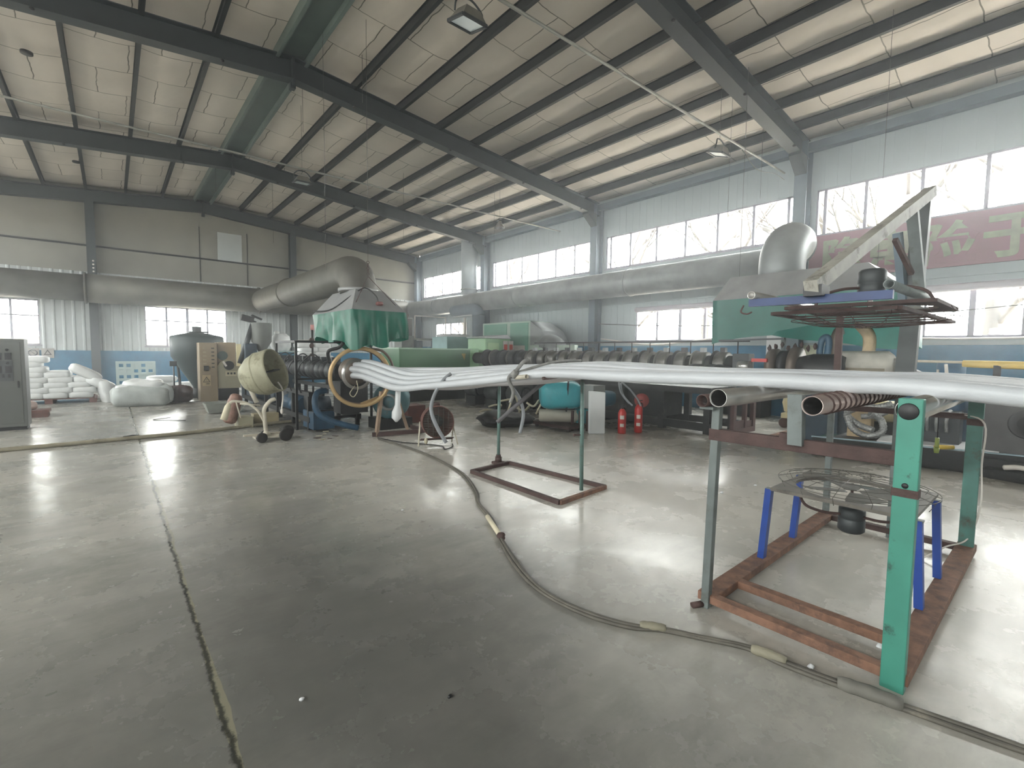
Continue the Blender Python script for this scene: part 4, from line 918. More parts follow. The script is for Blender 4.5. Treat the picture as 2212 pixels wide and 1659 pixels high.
# machine bed + barrel
t = thing('extruder_machine', (3.2, 11, 0), 'dark cluttered extruder line on the left, from steel hopper to brass ring', 'machine')
for z, h_ in ((.62,.08),(.14,.10)):
    for x in (2.75, 3.65): MB().box(x-.04, x+.04, 8.9, 14.6, z, z+h_).build('bed_rail', dark_m, t)
for y in (9.0, 10.0, 11.0, 12.2, 13.4, 14.4):
    for x in (2.75, 3.65): MB().box(x-.035, x+.035, y-.035, y+.035, 0, .62).build('bed_leg', dark_m, t)
MB().box(2.75,3.65,13.2,15.0,.1,1.15).build('gearbox', dark_b, t, bevel=.02)
MB().cyl((3.2,8.6,1.08), (3.2,13.3,1.08), .13, 24).build('barrel', dark_m, t)
rnd = random.Random(5)
for k in range(15):
    y = 8.8+k*.29; MB().lathe((3.2,y,1.08), [(.13,0),(.19,0),(.19,.2),(.13,.2)], 22, (0,1,0)).build('heater_band', barrel_d if k % 2 else M('greenish_heater_band','35393a',.5,.3,.3,5), t)
    if k % 2 == 0: MB().box(3.12,3.28,y+.05,y+.13,1.26,1.34).build('terminal_box', motor_dk, t)
for k in range(7):
    y = 9.0+k*.62; p = [(3.02,y,1.2),(2.85,y+.05,1.34+rnd.uniform(0,.08)),(2.66,y+.2,1.2),(2.62,y+.3,.9),(2.7,y+.34,.66)]
    MB().tube(spline(p), .012, 6).build('cable', black, t)
for k in range(5):
    y = 9.3+k*.75
    MB().cyl((2.9+.1*(k%2),y,.42), (3.2+.1*(k%2),y,.42), .16, 20).build('cooling_fan', motor_dk if k % 2 else dark_b, t)
MB().cyl((3.05,10.2,.3), (3.05,11.3,.3), .2, 22).build('drive_motor', bluemach, t)
for (a, c, r) in (((2.5,8.9,1.62),(2.5,8.9,.03),.02), ((2.5,8.9,1.62),(3.9,8.9,1.62),.02), ((2.5,10.2,1.62),(2.5,8.9,1.62),.02), ((2.5,10.2,1.62),(2.5,10.2,0),.02), ((3.9,8.9,1.62),(3.9,8.9,0),.02), ((2.5,8.9,.95),(3.9,8.9,.95),.015)):
    MB().beam(a, c, .04, .04).build('guard_frame', black, t)
for (a, c) in (((2.85,8.8,.35),(3.5,8.85,.35)), ((2.9,8.9,.2),(3.7,9.0,.2))): MB().beam(a, c, .05, .05).build('cross_tie', dark_m, t)
MB().box(2.72,3.1,8.7,9.3,.03,.35).build('cable_box', bluemach, t, bevel=.01)
MB().tube(spline([(2.78,8.2,.78),(2.62,8.15,.75),(2.56,8.1,.6),(2.6,8.05,.42),(2.75,7.98,.30),(3.0,7.9,.2),(3.2,7.85,.14)]), .05, 14).build('blue_pipe', bluemach, t)
MB().tube(spline([(2.95,8.5,1.25),(2.9,8.4,1.45),(3.05,8.3,1.52),(3.1,8.2,1.62)]), .03, 10).build('elbow_hose', dark_m, t)
MB().pipe((3.55,9.4,1.06), (3.55,10.6,1.06), .1, .01).build('side_pipe', galv_dark, t)
# hopper + loader
MB().lathe((3.05,13.9,0), [(.08,1.15),(.08,1.42),(.245,1.68),(.255,2.16),(.26,2.17),(.24,2.17),(.235,1.7),(.05,1.42)], 30).build('hopper', M('grey_steel_hopper', '80837f', .4, .5, .2, 3), t)
tl = thing('screw_loader', (2.65, 13.9, 1.1), 'dark slanted screw loader with a box head left of the steel hopper', 'conveyor')
MB().cyl((2.53,13.9,1.1), (2.88,13.9,2.22), .065, 16).build('auger_tube', motor_dk, tl)
MB().beam((2.58,13.88,2.30), (2.86,13.88,2.23), .15, .15).beam((2.82,13.88,2.36), (3.06,13.88,2.26), .12, .04).build('head_box', dark_m, tl)
MB().box(2.62,2.9,13.7,14.0,1.15,1.62).build('vacuum_pump', dark_b, t, bevel=.02)
MB().box(2.7,4.1,13.5,15.0,1.15,1.2).build('platform', dark_m, t)
t2 = thing('plastic_crate', (3.75, 14.2, 1.2), 'blue plastic crate on the machine platform beneath a white sack', 'crate')
MB().box(3.5,3.95,13.95,14.4,1.2,1.42).build('crate_body', M('blue_crate_plastic','2c6a82',.5,0,.2,4), t2, bevel=.01)
MB().box(3.47,3.98,13.92,14.43,1.40,1.44).build('crate_rim', crate_m, t2)
tag(MB().ball((3.60,14.25,1.66), .26, .22, .26, 20, e=.8, seed=12, amp=.12).ball((3.5,14.2,1.93), .08, .07, .06, 10, seed=2, amp=.2).build('woven_sack', sackw), 'upright white sack with a tied neck beside the steel hopper', 'sack')
rows = []
for lv in range(5):
    for c in range(2): rows.append((4.72+c*.5+(.1 if lv%2 else 0), 15.9, 1.0+lv*.135, random.uniform(-.1,.1), 'white sack piled high behind the extruder, %s, %s one' % (levels[lv], ['left','right'][c])))
bag_stack('white sacks behind the first extruder', (0,0,0), rows, 0, (.55,.6,.15), None, sackw, 2)
t = thing('sack_platform', (5.0, 15.9, 0), 'dark steel platform under the white sacks behind the extruder', 'platform')
MB().box(4.4,5.6,15.5,16.3,.94,1.0).build('deck', dark_m, t)
for x, y in ((4.45,15.55),(5.55,15.55),(4.45,16.25),(5.55,16.25)): MB().box(x-.04,x+.04,y-.04,y+.04,0,.94).build('leg', dark_m, t)
t = thing('alarm_pole', (4.45, 14.2, 0), 'thin dark pole with a pinkish lamp behind the extruder', 'pole')
MB().cyl((4.45,14.2,0), (4.45,14.2,2.05), .03, 8).build('pole', black, t)
MB().cyl((4.45,14.2,2.05), (4.45,14.2,2.2), .05, 12).build('lamp', M('pink_lamp','c98f8a',.4), t)
for z in (1.3,1.6,1.75): MB().ball((4.42,14.17,z), .07,.06,.08, 10, seed=int(z*10), amp=.2).build('valve', rust_dark, t)
MB().cyl((3.95,14.2,1.72), (4.45,14.2,1.76), .02, 8).build('arm', whitel, t)
# small bits on the ground around the machine
rnd = random.Random(9)
for i in range(10):
    x = rnd.uniform(2.5,3.4); y = rnd.uniform(7.6,8.7)
    tag(MB().beam((x,y,.008), (x+rnd.uniform(-.12,.12),y+rnd.uniform(-.08,.08),.012), rnd.uniform(.02,.05), .006).build('debris', foam_d if i % 2 else rust_dark), 'small flat scrap on the oily floor in front of the first extruder', 'scrap', 'scraps in front of the first extruder')
# round fan
t = thing('floor_fan', (3.92, 6.4, 0), 'rust-brown round barrel fan on a thin pipe stand', 'fan')
ax = Vector((-.35,-.93,.0)).normalized(); F = Vector((3.9,6.42,.37)); per = Vector((-ax.y, ax.x, 0))
MB().lathe(F-ax*.13, [(.05,-.02),(.20,-.01),(.245,.03),(.255,.1),(.255,.24),(.248,.25),(.24,.24),(.24,.1),(.2,.03)], 36, ax).build('shell', fan_rust, t)
mb = MB()
for k in range(18):
    o = -.22+k*.026; hgt = math.sqrt(max(.001, .235**2-o*o))
    mb.cyl(F+ax*.12+per*(-hgt)+Vector((0,0,o)), F+ax*.12+per*hgt+Vector((0,0,o)), .0035, 5)
for k in range(-2, 3): 
    o = k*.08; hgt = math.sqrt(.235**2-o*o); mb.cyl(F+ax*.123+per*o+Vector((0,0,-hgt)), F+ax*.123+per*o+Vector((0,0,hgt)), .004, 5)
mb.build('grille', galv_dark, t)
MB().lathe(F, [(0,-.06),(.09,-.06),(.09,.06),(0,.06)], 20, ax).build('motor', motor_dk, t)
MB().cyl(F+Vector((0,0,.25)), F+Vector((0,0,.30)), .05, 12).build('terminal_box', rust_dark, t)
for s_ in (-1, 1):
    b0 = F+per*s_*.27; 
    MB().tube([b0, Vector((b0.x, b0.y, .25))+ax*.0, Vector((b0.x, b0.y, 0))+ax*.12+per*s_*.04], .011, 8).build('stand_leg', cement, t)
    MB().tube([b0-Vector((0,0,.05)), Vector((b0.x, b0.y, 0))-ax*.14], .011, 8).build('stand_leg', cement, t)
MB().cyl(F+per*.26+Vector((0,0,-.27))+ax*.04, F-per*.26+Vector((0,0,-.27))+ax*.04, .011, 8).cyl(F+per*.26+Vector((0,0,-.3))-ax*.05, F-per*.26+Vector((0,0,-.3))-ax*.05, .011, 8).build('stand_crossbar', rust_dark, t)
MB().ball(F+per*-.18+Vector((0,0,-.30))+ax*.05, .03,.02,.05, 10, seed=3, amp=.3).build('hanging_rag', foam_d, t)

# ---------------------------------------------------------------- second extruder line (window side)
BX, BZ = 8.8, 1.29
t = thing('extruder_machine', (8.8, 8, 0), 'very long dark extruder with rows of ringed heater bands along the window wall', 'machine')
MB().box(8.35,9.4,4.2,12.0,.74,.86).build('bed_top', dark_m, t)
for x in (8.38, 9.36): MB().box(x-.05,x+.05,4.0,12.0,.05,.20).build('bed_rail', dark_m, t)
for k in range(9):
    y = 4.25+k*.95
    for x in (8.38, 9.36): MB().box(x-.06,x+.06,y-.06,y+.06,0,.74).build('bed_leg', dark_m, t)
for k, (a, c) in enumerate(((5.3,6.9),(7.2,8.6),(9.1,10.4))): MB().box(8.5,9.3,a,c,.2,.74).build('bed_panel', dark_m, t)
MB().cyl((BX,3.9,BZ), (BX,12.1,BZ), .17, 26).build('barrel', dark_m, t)
k = 0; y = 4.1
while y < 11.7:
    far = y > 9.4
    MB().lathe((BX,y,BZ), [(.17,0),(.232,0),(.238,.01),(.238,.20),(.232,.21),(.17,.21)], 28, (0,1,0)).build('heater_band', barrel_m if not far else barrel_d, t)
    MB().lathe((BX,y+.23,BZ), [(.17,0),(.265,0),(.265,.022),(.17,.022)], 28, (0,1,0)).build('clamp_ring', barrel_m if k % 2 else barrel_d, t)
    if not far:
        MB().box(BX-.05,BX+.05,y+.06,y+.15,BZ+.235,BZ+.32).build('terminal_box', galv if k % 2 else barrel_d, t)
    y += .40; k += 1
MB().beam((BX-.1,3.7,1.73), (BX-.1,9.3,1.73), .05, .035).build('cable_rail', dark_m, t)
for k in range(12): MB().cyl((BX-.1,3.9+k*.46,1.73), (BX-.1,3.9+k*.46,BZ+.2), .010, 6).build('rail_post', dark_m, t)
# head of the line
MB().box(8.5,8.75,3.62,3.9,1.14,1.5).build('pressure_box', motor_dk, t, bevel=.01)
MB().cyl((8.42,3.55,1.28), (8.42,3.75,1.28), .09, 18).build('steel_cylinder', chrome, t)
for y, r, m in ((3.25,.30,M('brown_flange','62564c',.5,.4,.2,5)), (3.08,.27,barrel_d), (2.9,.33,M('brown_flange','62564c'))):
    MB().lathe((BX,y,BZ), [(0,0),(r,0),(r,.11),(0,.11)], 32, (0,1,0)).build('head_flange', m, t)
MB().lathe((BX,2.25,BZ-.05), [(0,0),(.22,0),(.27,.1),(.27,.45),(.22,.65),(0,.65)], 30, (0,1,0)).build('die_head', black, t)
for k in range(8): MB().ball((BX-.12+.03*k,3.35-.09*k,BZ+.31+.03*(k%3)), .045,.03,.05, 8, seed=k, amp=.3).build('bolt_cluster', rust_dark, t)
MB().box(8.45,8.5,3.3,3.55,1.36,1.42).build('red_tag', red, t)
for k in range(4): MB().tube(spline([(8.45,3.9+.1*k,1.25),(8.3,4.1+.15*k,1.28),(8.2,4.3+.15*k,1.12),(8.25,4.4+.1*k,.95)]), .02, 8).build('cable', black, t)
for k, (x, y) in enumerate(((7.9,10.9),(7.7,9.7),(7.8,8.9))):
    MB().cyl((x,y-.25,.42), (x,y+.3,.42), .2, 24).lathe((x,y-.3,.42), [(0,0),(.15,0),(.15,.05),(0,.05)], 20, (0,1,0)).build('drive_motor', motor_dk, t)
    MB().box(x-.16,x+.16,y-.2,y+.25,0,.24).build('motor_foot', dark_m, t)
for (x0,x1,y0,y1,z0,z1) in ((8.62,9.55,3.88,3.93,.55,.68),(8.62,9.55,3.88,3.93,.0,.1),(8.62,8.72,3.88,3.95,.1,.55),(9.1,9.17,3.88,3.95,.1,.55),(9.45,9.55,3.88,3.95,.1,.55),(8.72,9.1,3.9,3.92,.1,.25),(9.17,9.45,3.9,3.92,.1,.22)):
    MB().box(x0,x1,y0,y1,z0,z1).build('end_frame', M('dark_red_brown_frame','4a3634',.6,.1,.3,6), t)
t = thing('gearbox_housing', (7.4, 12.6, 0), 'long olive-green machine housing at the far end of the second extruder', 'machine')
MB().box(6.18,8.62,12.2,13.4,.72,1.56).build('housing', green_p, t, bevel=.015)
MB().box(6.15,8.66,12.17,13.42,1.53,1.57).build('lid', M('pale_green_lid','8fae96',.4,0,.1,3), t)
MB().box(6.3,8.5,12.3,13.3,0,.72).build('base', dark_m, t)
MB().poly([(8.28,12.19,1.42),(8.44,12.19,1.42),(8.40,12.19,1.2)], (0,.004,0)).build('warning_sticker', warn_y, t)
MB().box(8.62,8.95,12.2,13.2,.9,1.58).build('end_block', green_l, t, bevel=.01)
t = thing('light_green_cabinet', (9.6, 12.8, 0), 'light green machine cabinet behind the extruder barrel with red-white notices', 'cabinet')
MB().box(9.3,10.35,12.3,13.3,.6,1.92).build('body', green_l, t, bevel=.01); MB().box(9.3,10.3,12.35,13.2,0,.6).build('base', dark_m, t)
MB().box(9.38,9.85,12.286,12.3,1.3,1.78).build('door', M('pale_green_door','a9cf9c',.4,0,.1,3), t)
for x in (10.12, 10.36):
    nt_ = MB().box(x-.10,x+.10,12.27,12.29,1.40,1.86).build('notice', whitel, t)
    MB().box(x-.07,x+.07,12.262,12.27,1.55,1.74).build('notice_print', redlab, nt_)
tag(MB().hexa([(9.2,12.2,1.93),(10.3,12.2,1.93),(10.3,13.2,1.93),(9.2,13.2,1.93)], [(9.15,12.15,1.97),(10.1,12.15,2.06),(10.1,13.2,2.06),(9.15,13.2,1.97)]).build('white_sheet', foam), 'white sheet lying on the light green cabinet', 'sheet')
t = thing('bin_hopper', (9.2, 14.2, 0), 'pale teal open bin filled with white material before the far window', 'bin')
MB().box(8.9,10.1,14.0,15.0,1.3,2.0).build('bin_body', M('pale_teal_paint','8fb3b3',.5,0,.1,3), t, bevel=.02); MB().box(9.0,10.0,14.1,14.9,0,1.3).build('bin_stand', dark_m, t)
tag(MB().ball((9.5,14.5,2.02), .55,.45,.10, 18, e=.6, seed=3, amp=.08).build('white_granulate', foam), 'heap of white material on top of the pale teal bin', 'granulate', kind='stuff')
t = thing('green_control_cabinet', (11.4, 12.8, 0), 'mint green wide cabinet with a grey sloping side hood against the window wall', 'cabinet')
MB().box(10.9,11.9,11.9,14.6,1.35,2.56).build('body', M('grey_green_body','9db5a6',.45,0,.1,2), t, bevel=.01)
for a, c in ((12.0,12.95),(13.15,14.5)):
    gd = MB().box(10.885,10.9,a,c,1.5,2.5).build('door', green_c, t); MB().box(10.875,10.887,a+.15,c-.15,1.55,1.72).build('white_strip', whitel, gd)
MB().box(10.95,11.85,12.0,14.5,0,1.35).build('base', dark_m, t)
MB().hexa([(10.9,11.9,1.35),(11.9,11.9,1.35),(11.9,10.7,1.35),(10.9,10.7,1.35)], [(10.9,11.9,2.54),(11.9,11.9,2.54),(11.9,11.3,2.2),(10.9,11.3,2.2)]).build('side_hood', galv, t)
MB().tube(spline([(10.95,11.3,1.6),(10.9,10.95,1.75),(10.85,10.6,1.62),(10.85,10.45,1.3),(10.85,10.4,.9)]), .33, 22).build('round_elbow', galv, t)
MB().box(10.6,10.75,9.6,11.6,1.56,1.72).build('pale_tray', M('pale_green_tray','a4b5a8',.5,0,.1,3), t)
# platform with railing by the far window
t = thing('raised_platform', (10.2, 18.2, 0), 'pale steel platform with thin railing before the far corner window', 'platform')
MB().box(9.6,11.2,17.6,18.8,1.95,2.02).build('deck', M('pale_grey_steel','a9ada8',.5,0,.1,4), t)
for x, y in ((9.65,17.65),(11.15,17.65),(9.65,18.75),(11.15,18.75)): MB().box(x-.05,x+.05,y-.05,y+.05,0,1.95).build('leg', steel_blue, t)
MB().beam((9.65,17.65,2.95),(11.15,17.65,2.95),.04,.04).beam((9.65,17.65,2.0),(9.65,17.65,2.95),.04,.04).beam((11.15,17.65,2.0),(11.15,17.65,2.95),.04,.04).build('railing', whitel, t)
MB().box(9.0,9.45,17.5,18.0,2.1,2.8).build('dark_locker', galv_dark, t)
MB().box(8.95,9.5,17.45,18.1,0,2.1).build('locker_base', M('grey_base','7d817d',.5), t)

# ---------------------------------------------------------------- items in front of the second extruder
t = thing('wrapped_bundle', (6.75, 6.3, 0), 'big teal plastic-wrapped roll bundle strapped in black on a dark trolley', 'bundle')
MB().ball((6.72,6.45,.66), .40,.44,.27, 26, e=.45, rot=-.7, seed=5, amp=.03).build('teal_wrap', teal_foam, t)
MB().lathe((6.66,6.28,.66), [(0,0)], 4).box(6.50,6.56,5.98,6.02,.2,.95) if False else None
MB().beam((6.56,6.12,.36), (6.50,6.02,.97), .035, .012).build('strap', black, t)
MB().box(6.9,7.25,5.75,6.15,.42,.86).build('grey_block', M('grey_board_block','8d918f',.7,0,.1,4), t)
for k in range(4): MB().box(6.62+k*.1,6.65+k*.1,6.0-k*.1,6.05-k*.1,.0,.0+.38).build('trolley_post', rust_dark, t)
tr = thing('trolley', (6.8, 6.4, 0), 'low dark trolley carrying the teal bundle and cream roll', 'trolley')
MB().box(6.35,7.35,5.85,6.9,.06,.12).build('deck', rust_dark, tr)
for x, y in ((6.45,5.95),(7.25,5.95),(6.45,6.8),(7.25,6.8)): MB().cyl((x-.02,y,.04),(x+.02,y,.04),.04,12).build('wheel', rubber, tr)
tag(MB().tube([(6.40,6.70,.24),(6.42,6.68,.24),(6.95,6.1,.24),(6.97,6.08,.24)], [.10,.125,.125,.11], 20).build('cream_roll', M('cream_foam','bdb9ab',.6,0,.1,4)), 'cream foam roll lying on the trolley beneath the teal bundle', 'roll')
tag(MB().ball((7.05,6.1,.23), .22,.2,.19, 16, e=.7, seed=8, amp=.08).build('teal_bag', M('dull_teal_wrap','3a8a92',.5,0,.15,5)), 'darker teal wrapped bag right of the cream roll', 'bag')
MBs = MB().hexa([(6.62,5.60,0),(6.86,5.42,0),(6.92,5.50,0),(6.68,5.68,0)], [(6.66,5.64,.78),(6.90,5.46,.76),(6.96,5.54,.76),(6.72,5.72,.78)])
tag(MBs.build('foam_slab', foam, bevel=.015), 'upright white foam slab leaning left of the red extinguishers', 'foam slab')
def extinguisher(x, y, h_, lb):
    e = thing('fire_extinguisher', (x, y, 0), lb, 'fire extinguisher', 'red fire extinguishers'); r = .075
    cy_ = MB().lathe((x,y,0), [(0,0),(r*.9,.0),(r,.02),(r,h_-.09),(r*.8,h_-.04),(r*.35,h_),(0,h_)], 26).build('cylinder', red, e)
    va_ = MB().lathe((x,y,h_), [(0,0),(.022,0),(.022,.05),(0,.05)], 12).beam((x-.05,y,h_+.06),(x+.06,y-.03,h_+.075),.02,.012).build('valve', black, e)
    MB().tube(spline([(x+.02,y,h_+.03),(x+.11,y,h_+.0),(x+.1,y-.01,h_-.12),(x+.085,y-.01,h_-.28)]), .01, 8).build('hose', black, va_)
    dx, dy = -x/math.hypot(x,y), -y/math.hypot(x,y)
    for z, hh in ((.27,.07),(.13,.06)):
        v = []
        for k in range(7):
            a = math.atan2(dy,dx)+(k-3)*.16; v += [(x+math.cos(a)*(r+.002), y+math.sin(a)*(r+.002), z), (x+math.cos(a)*(r+.002), y+math.sin(a)*(r+.002), z+hh)]
        MB().add(v, [(2*k,2*k+2,2*k+3,2*k+1) for k in range(6)]).build('label', whitel, cy_)
extinguisher(7.16,5.27,.46,'red fire extinguisher, left one of the pair on the floor'); extinguisher(7.50,5.15,.53,'red fire extinguisher, right and slightly taller one of the pair')
tag(MB().ball((7.75,6.15,.55), .2,.2,.16, 16, e=.6, seed=4, amp=.05).build('blue_bag', M('dull_blue_bag','3f6a80',.5,0,.2,5)), 'dull blue bag above the extinguishers against the dark extruder', 'bag')
tag(MB().lathe((7.95,5.4,.56), [(0,0),(.13,0),(.14,.02),(.14,.06),(0,.06)], 24, (-.8,-.6,0)).build('red_disc', M('dull_red_disc','8e3a34',.6)), 'dull red round disc behind the right extinguisher', 'disc')
for i, pts in enumerate(([(7.1,5.32,.95),(7.12,5.3,.8),(7.2,5.28,.68),(7.27,5.2,.56)], [(7.12,5.3,.93),(7.18,5.28,.72),(7.26,5.2,.58),(7.3,5.15,.52)], [(7.14,5.28,.95),(7.3,5.2,.8),(7.45,5.14,.62),(7.49,5.1,.5)])):
    hose(pts, .018, foam_g, ['left', 'middle', 'right'][i]+' one of three grey foam offcuts hanging over the extinguishers', 'foam tube', 'foam_offcut', 'foam offcuts over the extinguishers')
for i in range(7):
    x, y = 5.6+.12*i, 7.6-.15*i
    tag(MB().tube(spline([(x,y,.02+.11*(i%3)+.25),(x+.1,y-.1,.32+.1*(i%4)),(x+.28,y-.05,.28+.12*(i%3)),(x+.35,y+.05,.25+.1*(i%3))]), .02, 8).build('pale_offcut', foam_d), 'pale curved offcut in the dim heap behind the T stand, '+['leftmost','second from the left','third from the left','in the middle','third from the right','second from the right','rightmost'][i], 'foam tube', 'pale offcuts in the heap')
tag(MB().ball((5.95,7.25,.13), .55,.5,.16, 22, seed=7, amp=.2).build('waste_heap', dark_m), 'dark heap of waste on the floor behind the T stand post', 'heap')

# ---------------------------------------------------------------- right background group
t = thing('machine_skid', (8.9, 1.3, 0), 'low dark blue-green steel skid on the floor behind the roller stand', 'skid')
MB().box(7.95,10.2,1.25,1.35,.0,.26).build('front_beam', dark_m, t)
MB().beam((7.95,2.4,.14), (8.55,.1,.14), .14, .26).build('side_beam', dark_m, t)
MB().box(8.3,10.3,-.3,2.3,.0,.22).build('deck', dark_m, t)
MB().box(8.05,8.9,2.3,2.42,.12,.24).build('teal_channel', teal_d, t)
MB().beam((7.96,2.42,.275), (8.56,.1,.275), .05, .02).build('edge_strip', M('pale_blue_steel','8fa3ab',.4,.2), t)
tag(MB().hexa([(8.3,1.7,.24),(8.6,.5,.24),(9.6,.5,.24),(9.3,1.8,.24)], [(8.3,1.7,.28),(8.6,.5,.28),(9.6,.5,.28),(9.3,1.8,.28)]).build('white_board', foam), 'white board lying flat on the skid', 'board')
t = thing('blue_tank', (9.4, 1.05, .24), 'blue upright cylinder tank with narrower neck behind the far teal post', 'tank')
MB().lathe((9.35,1.02,.28), [(0,0),(.17,0),(.175,.02),(.175,.72),(.15,.78),(0,.8)], 28).build('tank_body', bluemach, t)
MB().cyl((9.38,1.10,1.02), (9.38,1.10,1.42), .16, 22).build('tank_neck', M('dark_blue_paint','245a7c',.5,0,.15,3), t)
MB().cyl((9.2,1.22,.3), (9.2,1.22,1.3), .014, 8).build('standpipe', whitel, t)
t = thing('fan_unit', (8.9, .35, .1), 'large dark grey square fan unit with a faint round grille at the right edge', 'fan unit')
MB().hexa([(8.68,.72,.08),(8.42,-.35,.08),(9.2,-.55,.08),(9.46,.52,.08)], [(8.68,.72,.92),(8.42,-.35,.92),(9.2,-.55,.92),(9.46,.52,.92)]).build('casing', rib_grey, t, bevel=.02)
nn = Vector((-.97,.235,0)).normalized(); cc = Vector((8.575,.27,.66))
MB().lathe(cc, [(.17,-.01),(.18,.012),(.165,.014),(.10,.004),(.095,.014),(.04,.014),(.03,.03),(0,.03)], 32, nn).build('round_grille', M('grille_grey','3f3f40',.5,.4,.2,4), t)
MB().beam((8.45,.6,.06), (8.2,-.4,.06), .5, .12).build('base', dark_m, t)
hose([(8.15,.42,.16),(8.1,.3,.19),(8.05,.15,.18)], .03, whitel, 'short white pipe end on the floor at the right edge', 'pipe', 'pipe_end')
t = thing('cream_tank', (10.6, 3.6, 0), 'cream rounded tank on a small caster cart beyond the middle roller', 'tank')
MB().lathe((10.75,3.1,.52), [(0,0),(.15,.01),(.22,.06),(.24,.15),(.24,.55),(.18,.66),(0,.7)], 26, (-.4,.9,0)).build('tank_body', cream, t)
MB().box(10.45,10.95,3.2,3.75,.2,.3).build('cart', cream, t)
for x, y in ((10.5,3.7),(10.85,3.5),(10.5,3.25)): MB().lathe((x,y,.1), [(0,-.03),(.1,-.03),(.1,.03),(0,.03)], 20, (.9,.4,0)).build('caster', M('brown_caster','5f4a42',.7), t)
t = thing('low_tank', (9.6, 2.3, .3), 'cream oval vessel behind the roller stand crossbar', 'tank')
MB().lathe((9.2,2.1,.62), [(0,0),(.12,.02),(.17,.08),(.17,.4),(.1,.5),(0,.52)], 24, (.1,-1,0)).build('vessel', cream, t)
MB().box(9.05,9.35,1.65,2.1,.22,.46).build('support', dark_m, t)
def flex(pts, r, lb):
    P = spline(pts, 14); rr = [r*(1+.10*math.sin(i*2.2)) for i in range(len(P))]
    return tag(MB().tube(P, rr, 12).build('flexible_hose', silver), lb, 'hose', 'silver flexible hoses')
flex([(8.3,1.75,.42),(8.35,1.95,.48),(8.4,2.1,.62),(8.5,1.95,.72),(8.5,1.75,.74),(8.55,1.6,.80)], .045, 'silver flexible hose arching highest behind the stand crossbar')
flex([(8.3,2.08,.6),(8.25,1.98,.42),(8.3,1.82,.33),(8.35,1.66,.4),(8.4,1.68,.56),(8.3,1.8,.66)], .045, 'silver flexible hose coiled in a round loop behind the stand')
flex([(8.5,1.95,.58),(8.55,1.75,.62),(8.6,1.6,.72),(8.65,1.45,.76),(8.65,1.3,.7)], .04, 'silver flexible hose sloping up toward the middle post')
flex([(8.6,1.62,.78),(8.55,1.5,.6),(8.5,1.42,.4),(8.45,1.36,.28)], .04, 'dark silver hose curving down to the skid beside the middle post')
t = thing('ribbed_manifold', (8.9, 1.35, .3), 'grey ribbed manifold with curved cooling fins beside the silver hoses', 'manifold')
for k in range(5): MB().tube(spline([(8.7,1.42-k*.1,.45),(8.62,1.42-k*.1,.62),(8.7,1.40-k*.1,.74),(8.85,1.4-k*.1,.72)]), .022, 8).build('fin', silver, t)
MB().box(8.8,9.1,.9,1.5,.25,.72).build('block', motor_dk, t)
tag(MB().cyl((8.15,1.05,.31), (8.3,.9,.31), .03, 12).build('yellow_bottle', yellowc), 'small yellow bottle lying on the skid', 'bottle')
t = thing('insulated_barrel', (9, 2.05, 1.2), 'white and tan wrapped horizontal barrel behind the overhead mast', 'machine')
MB().tube([(8.95,2.52,1.35),(8.95,2.4,1.36),(8.95,2.36,1.36),(8.95,1.75,1.36),(8.95,1.68,1.36)], [.12,.15,.2,.2,.14], 8).build('wrapping', wrapm, t)
MB().tube([(8.93,2.34,1.26),(8.93,1.76,1.26)], .17, 8).build('lower_wrap', M('dull_tan_wrap','857c6c',.7,0,.25,5), t)
MB().cyl((8.95,2.78,1.32), (8.95,2.45,1.33), .11, 16).build('end_piece', petrol, t)
MB().box(8.85,9.05,1.9,2.2,.22,1.1).build('stand', lagging, t)
t = thing('lagged_pipe', (9, 1, 1.36), 'thin horizontal pipe with yellow foam lagging toward the right edge', 'pipe')
MB().cyl((8.95,1.68,1.42), (8.8,.66,1.41), .018, 10).build('pipe', cement, t)
MB().tube([(8.82,.92,1.395),(8.8,.74,1.39),(8.7,.2,1.385),(8.6,-.3,1.37)], [.045,.05,.05,.05], 14).build('lagging', yellowp, t)
MB().cyl((8.9,1.1,1.38), (8.92,1.08,1.18), .02, 8).build('hanging_tape', whitel, t)
MB().box(8.72,8.78,.55,.62,.25,1.38).build('pipe_support', dark_m, t)
MB().ball((8.98,1.6,1.34), .1,.12,.16, 14, seed=3, amp=.25).build('foil_knot', chrome_s, t)
hose([(9.0,2.16,2.0),(8.98,2.12,1.95),(9.0,2.02,1.78),(9.05,2.03,1.5),(9.0,2.05,1.1)], .085, lagging, 'thick tan lagged pipe rising behind the overhead rack', 'pipe', 'lagged_riser')
hose([(9.1,2.40,1.9),(9.1,2.47,1.86),(9.1,2.52,1.6),(9.1,2.55,1.1)], .075, M('brown_grey_hose','75675c',.6,0,.25,5,.3,20), 'brownish bent hose left of the tan lagged pipe', 'hose', 'bent_hose')
hose([(9.0,2.62,1.2),(9.0,2.68,1.5),(9.0,2.66,1.74),(9.0,2.58,1.78),(9.0,2.56,1.6),(8.95,2.62,1.15)], .05, M('dark_blue_hose','2d5873',.5,0,.2,5), 'dark blue hose bent in a tight loop beyond the extruder head', 'hose', 'blue_hose')
tag(MB().box(8.75,9.3,2.3,2.9,.0,1.12).build('machine_block', dark_b, bevel=.02), 'dark machine block under the bent hoses', 'machine')
tag(MB().box(8.95,9.9,3.3,3.4,.0,.05).build('rust_plate', rust), 'rusty flat plate on the floor beyond the roller stand', 'plate')
tag(MB().box(11.6,12.2,4.6,5.6,.0,.65).build('dark_bench', dark_m, bevel=.01), 'dark low bench against the blue wall left of the cream tank', 'bench')
tag(MB().ball((9.3,1.55,1.15), .16,.2,.15, 16, seed=1, amp=.02).build('black_pulley', black), 'round black pulley guard right of the overhead mast base', 'pulley')

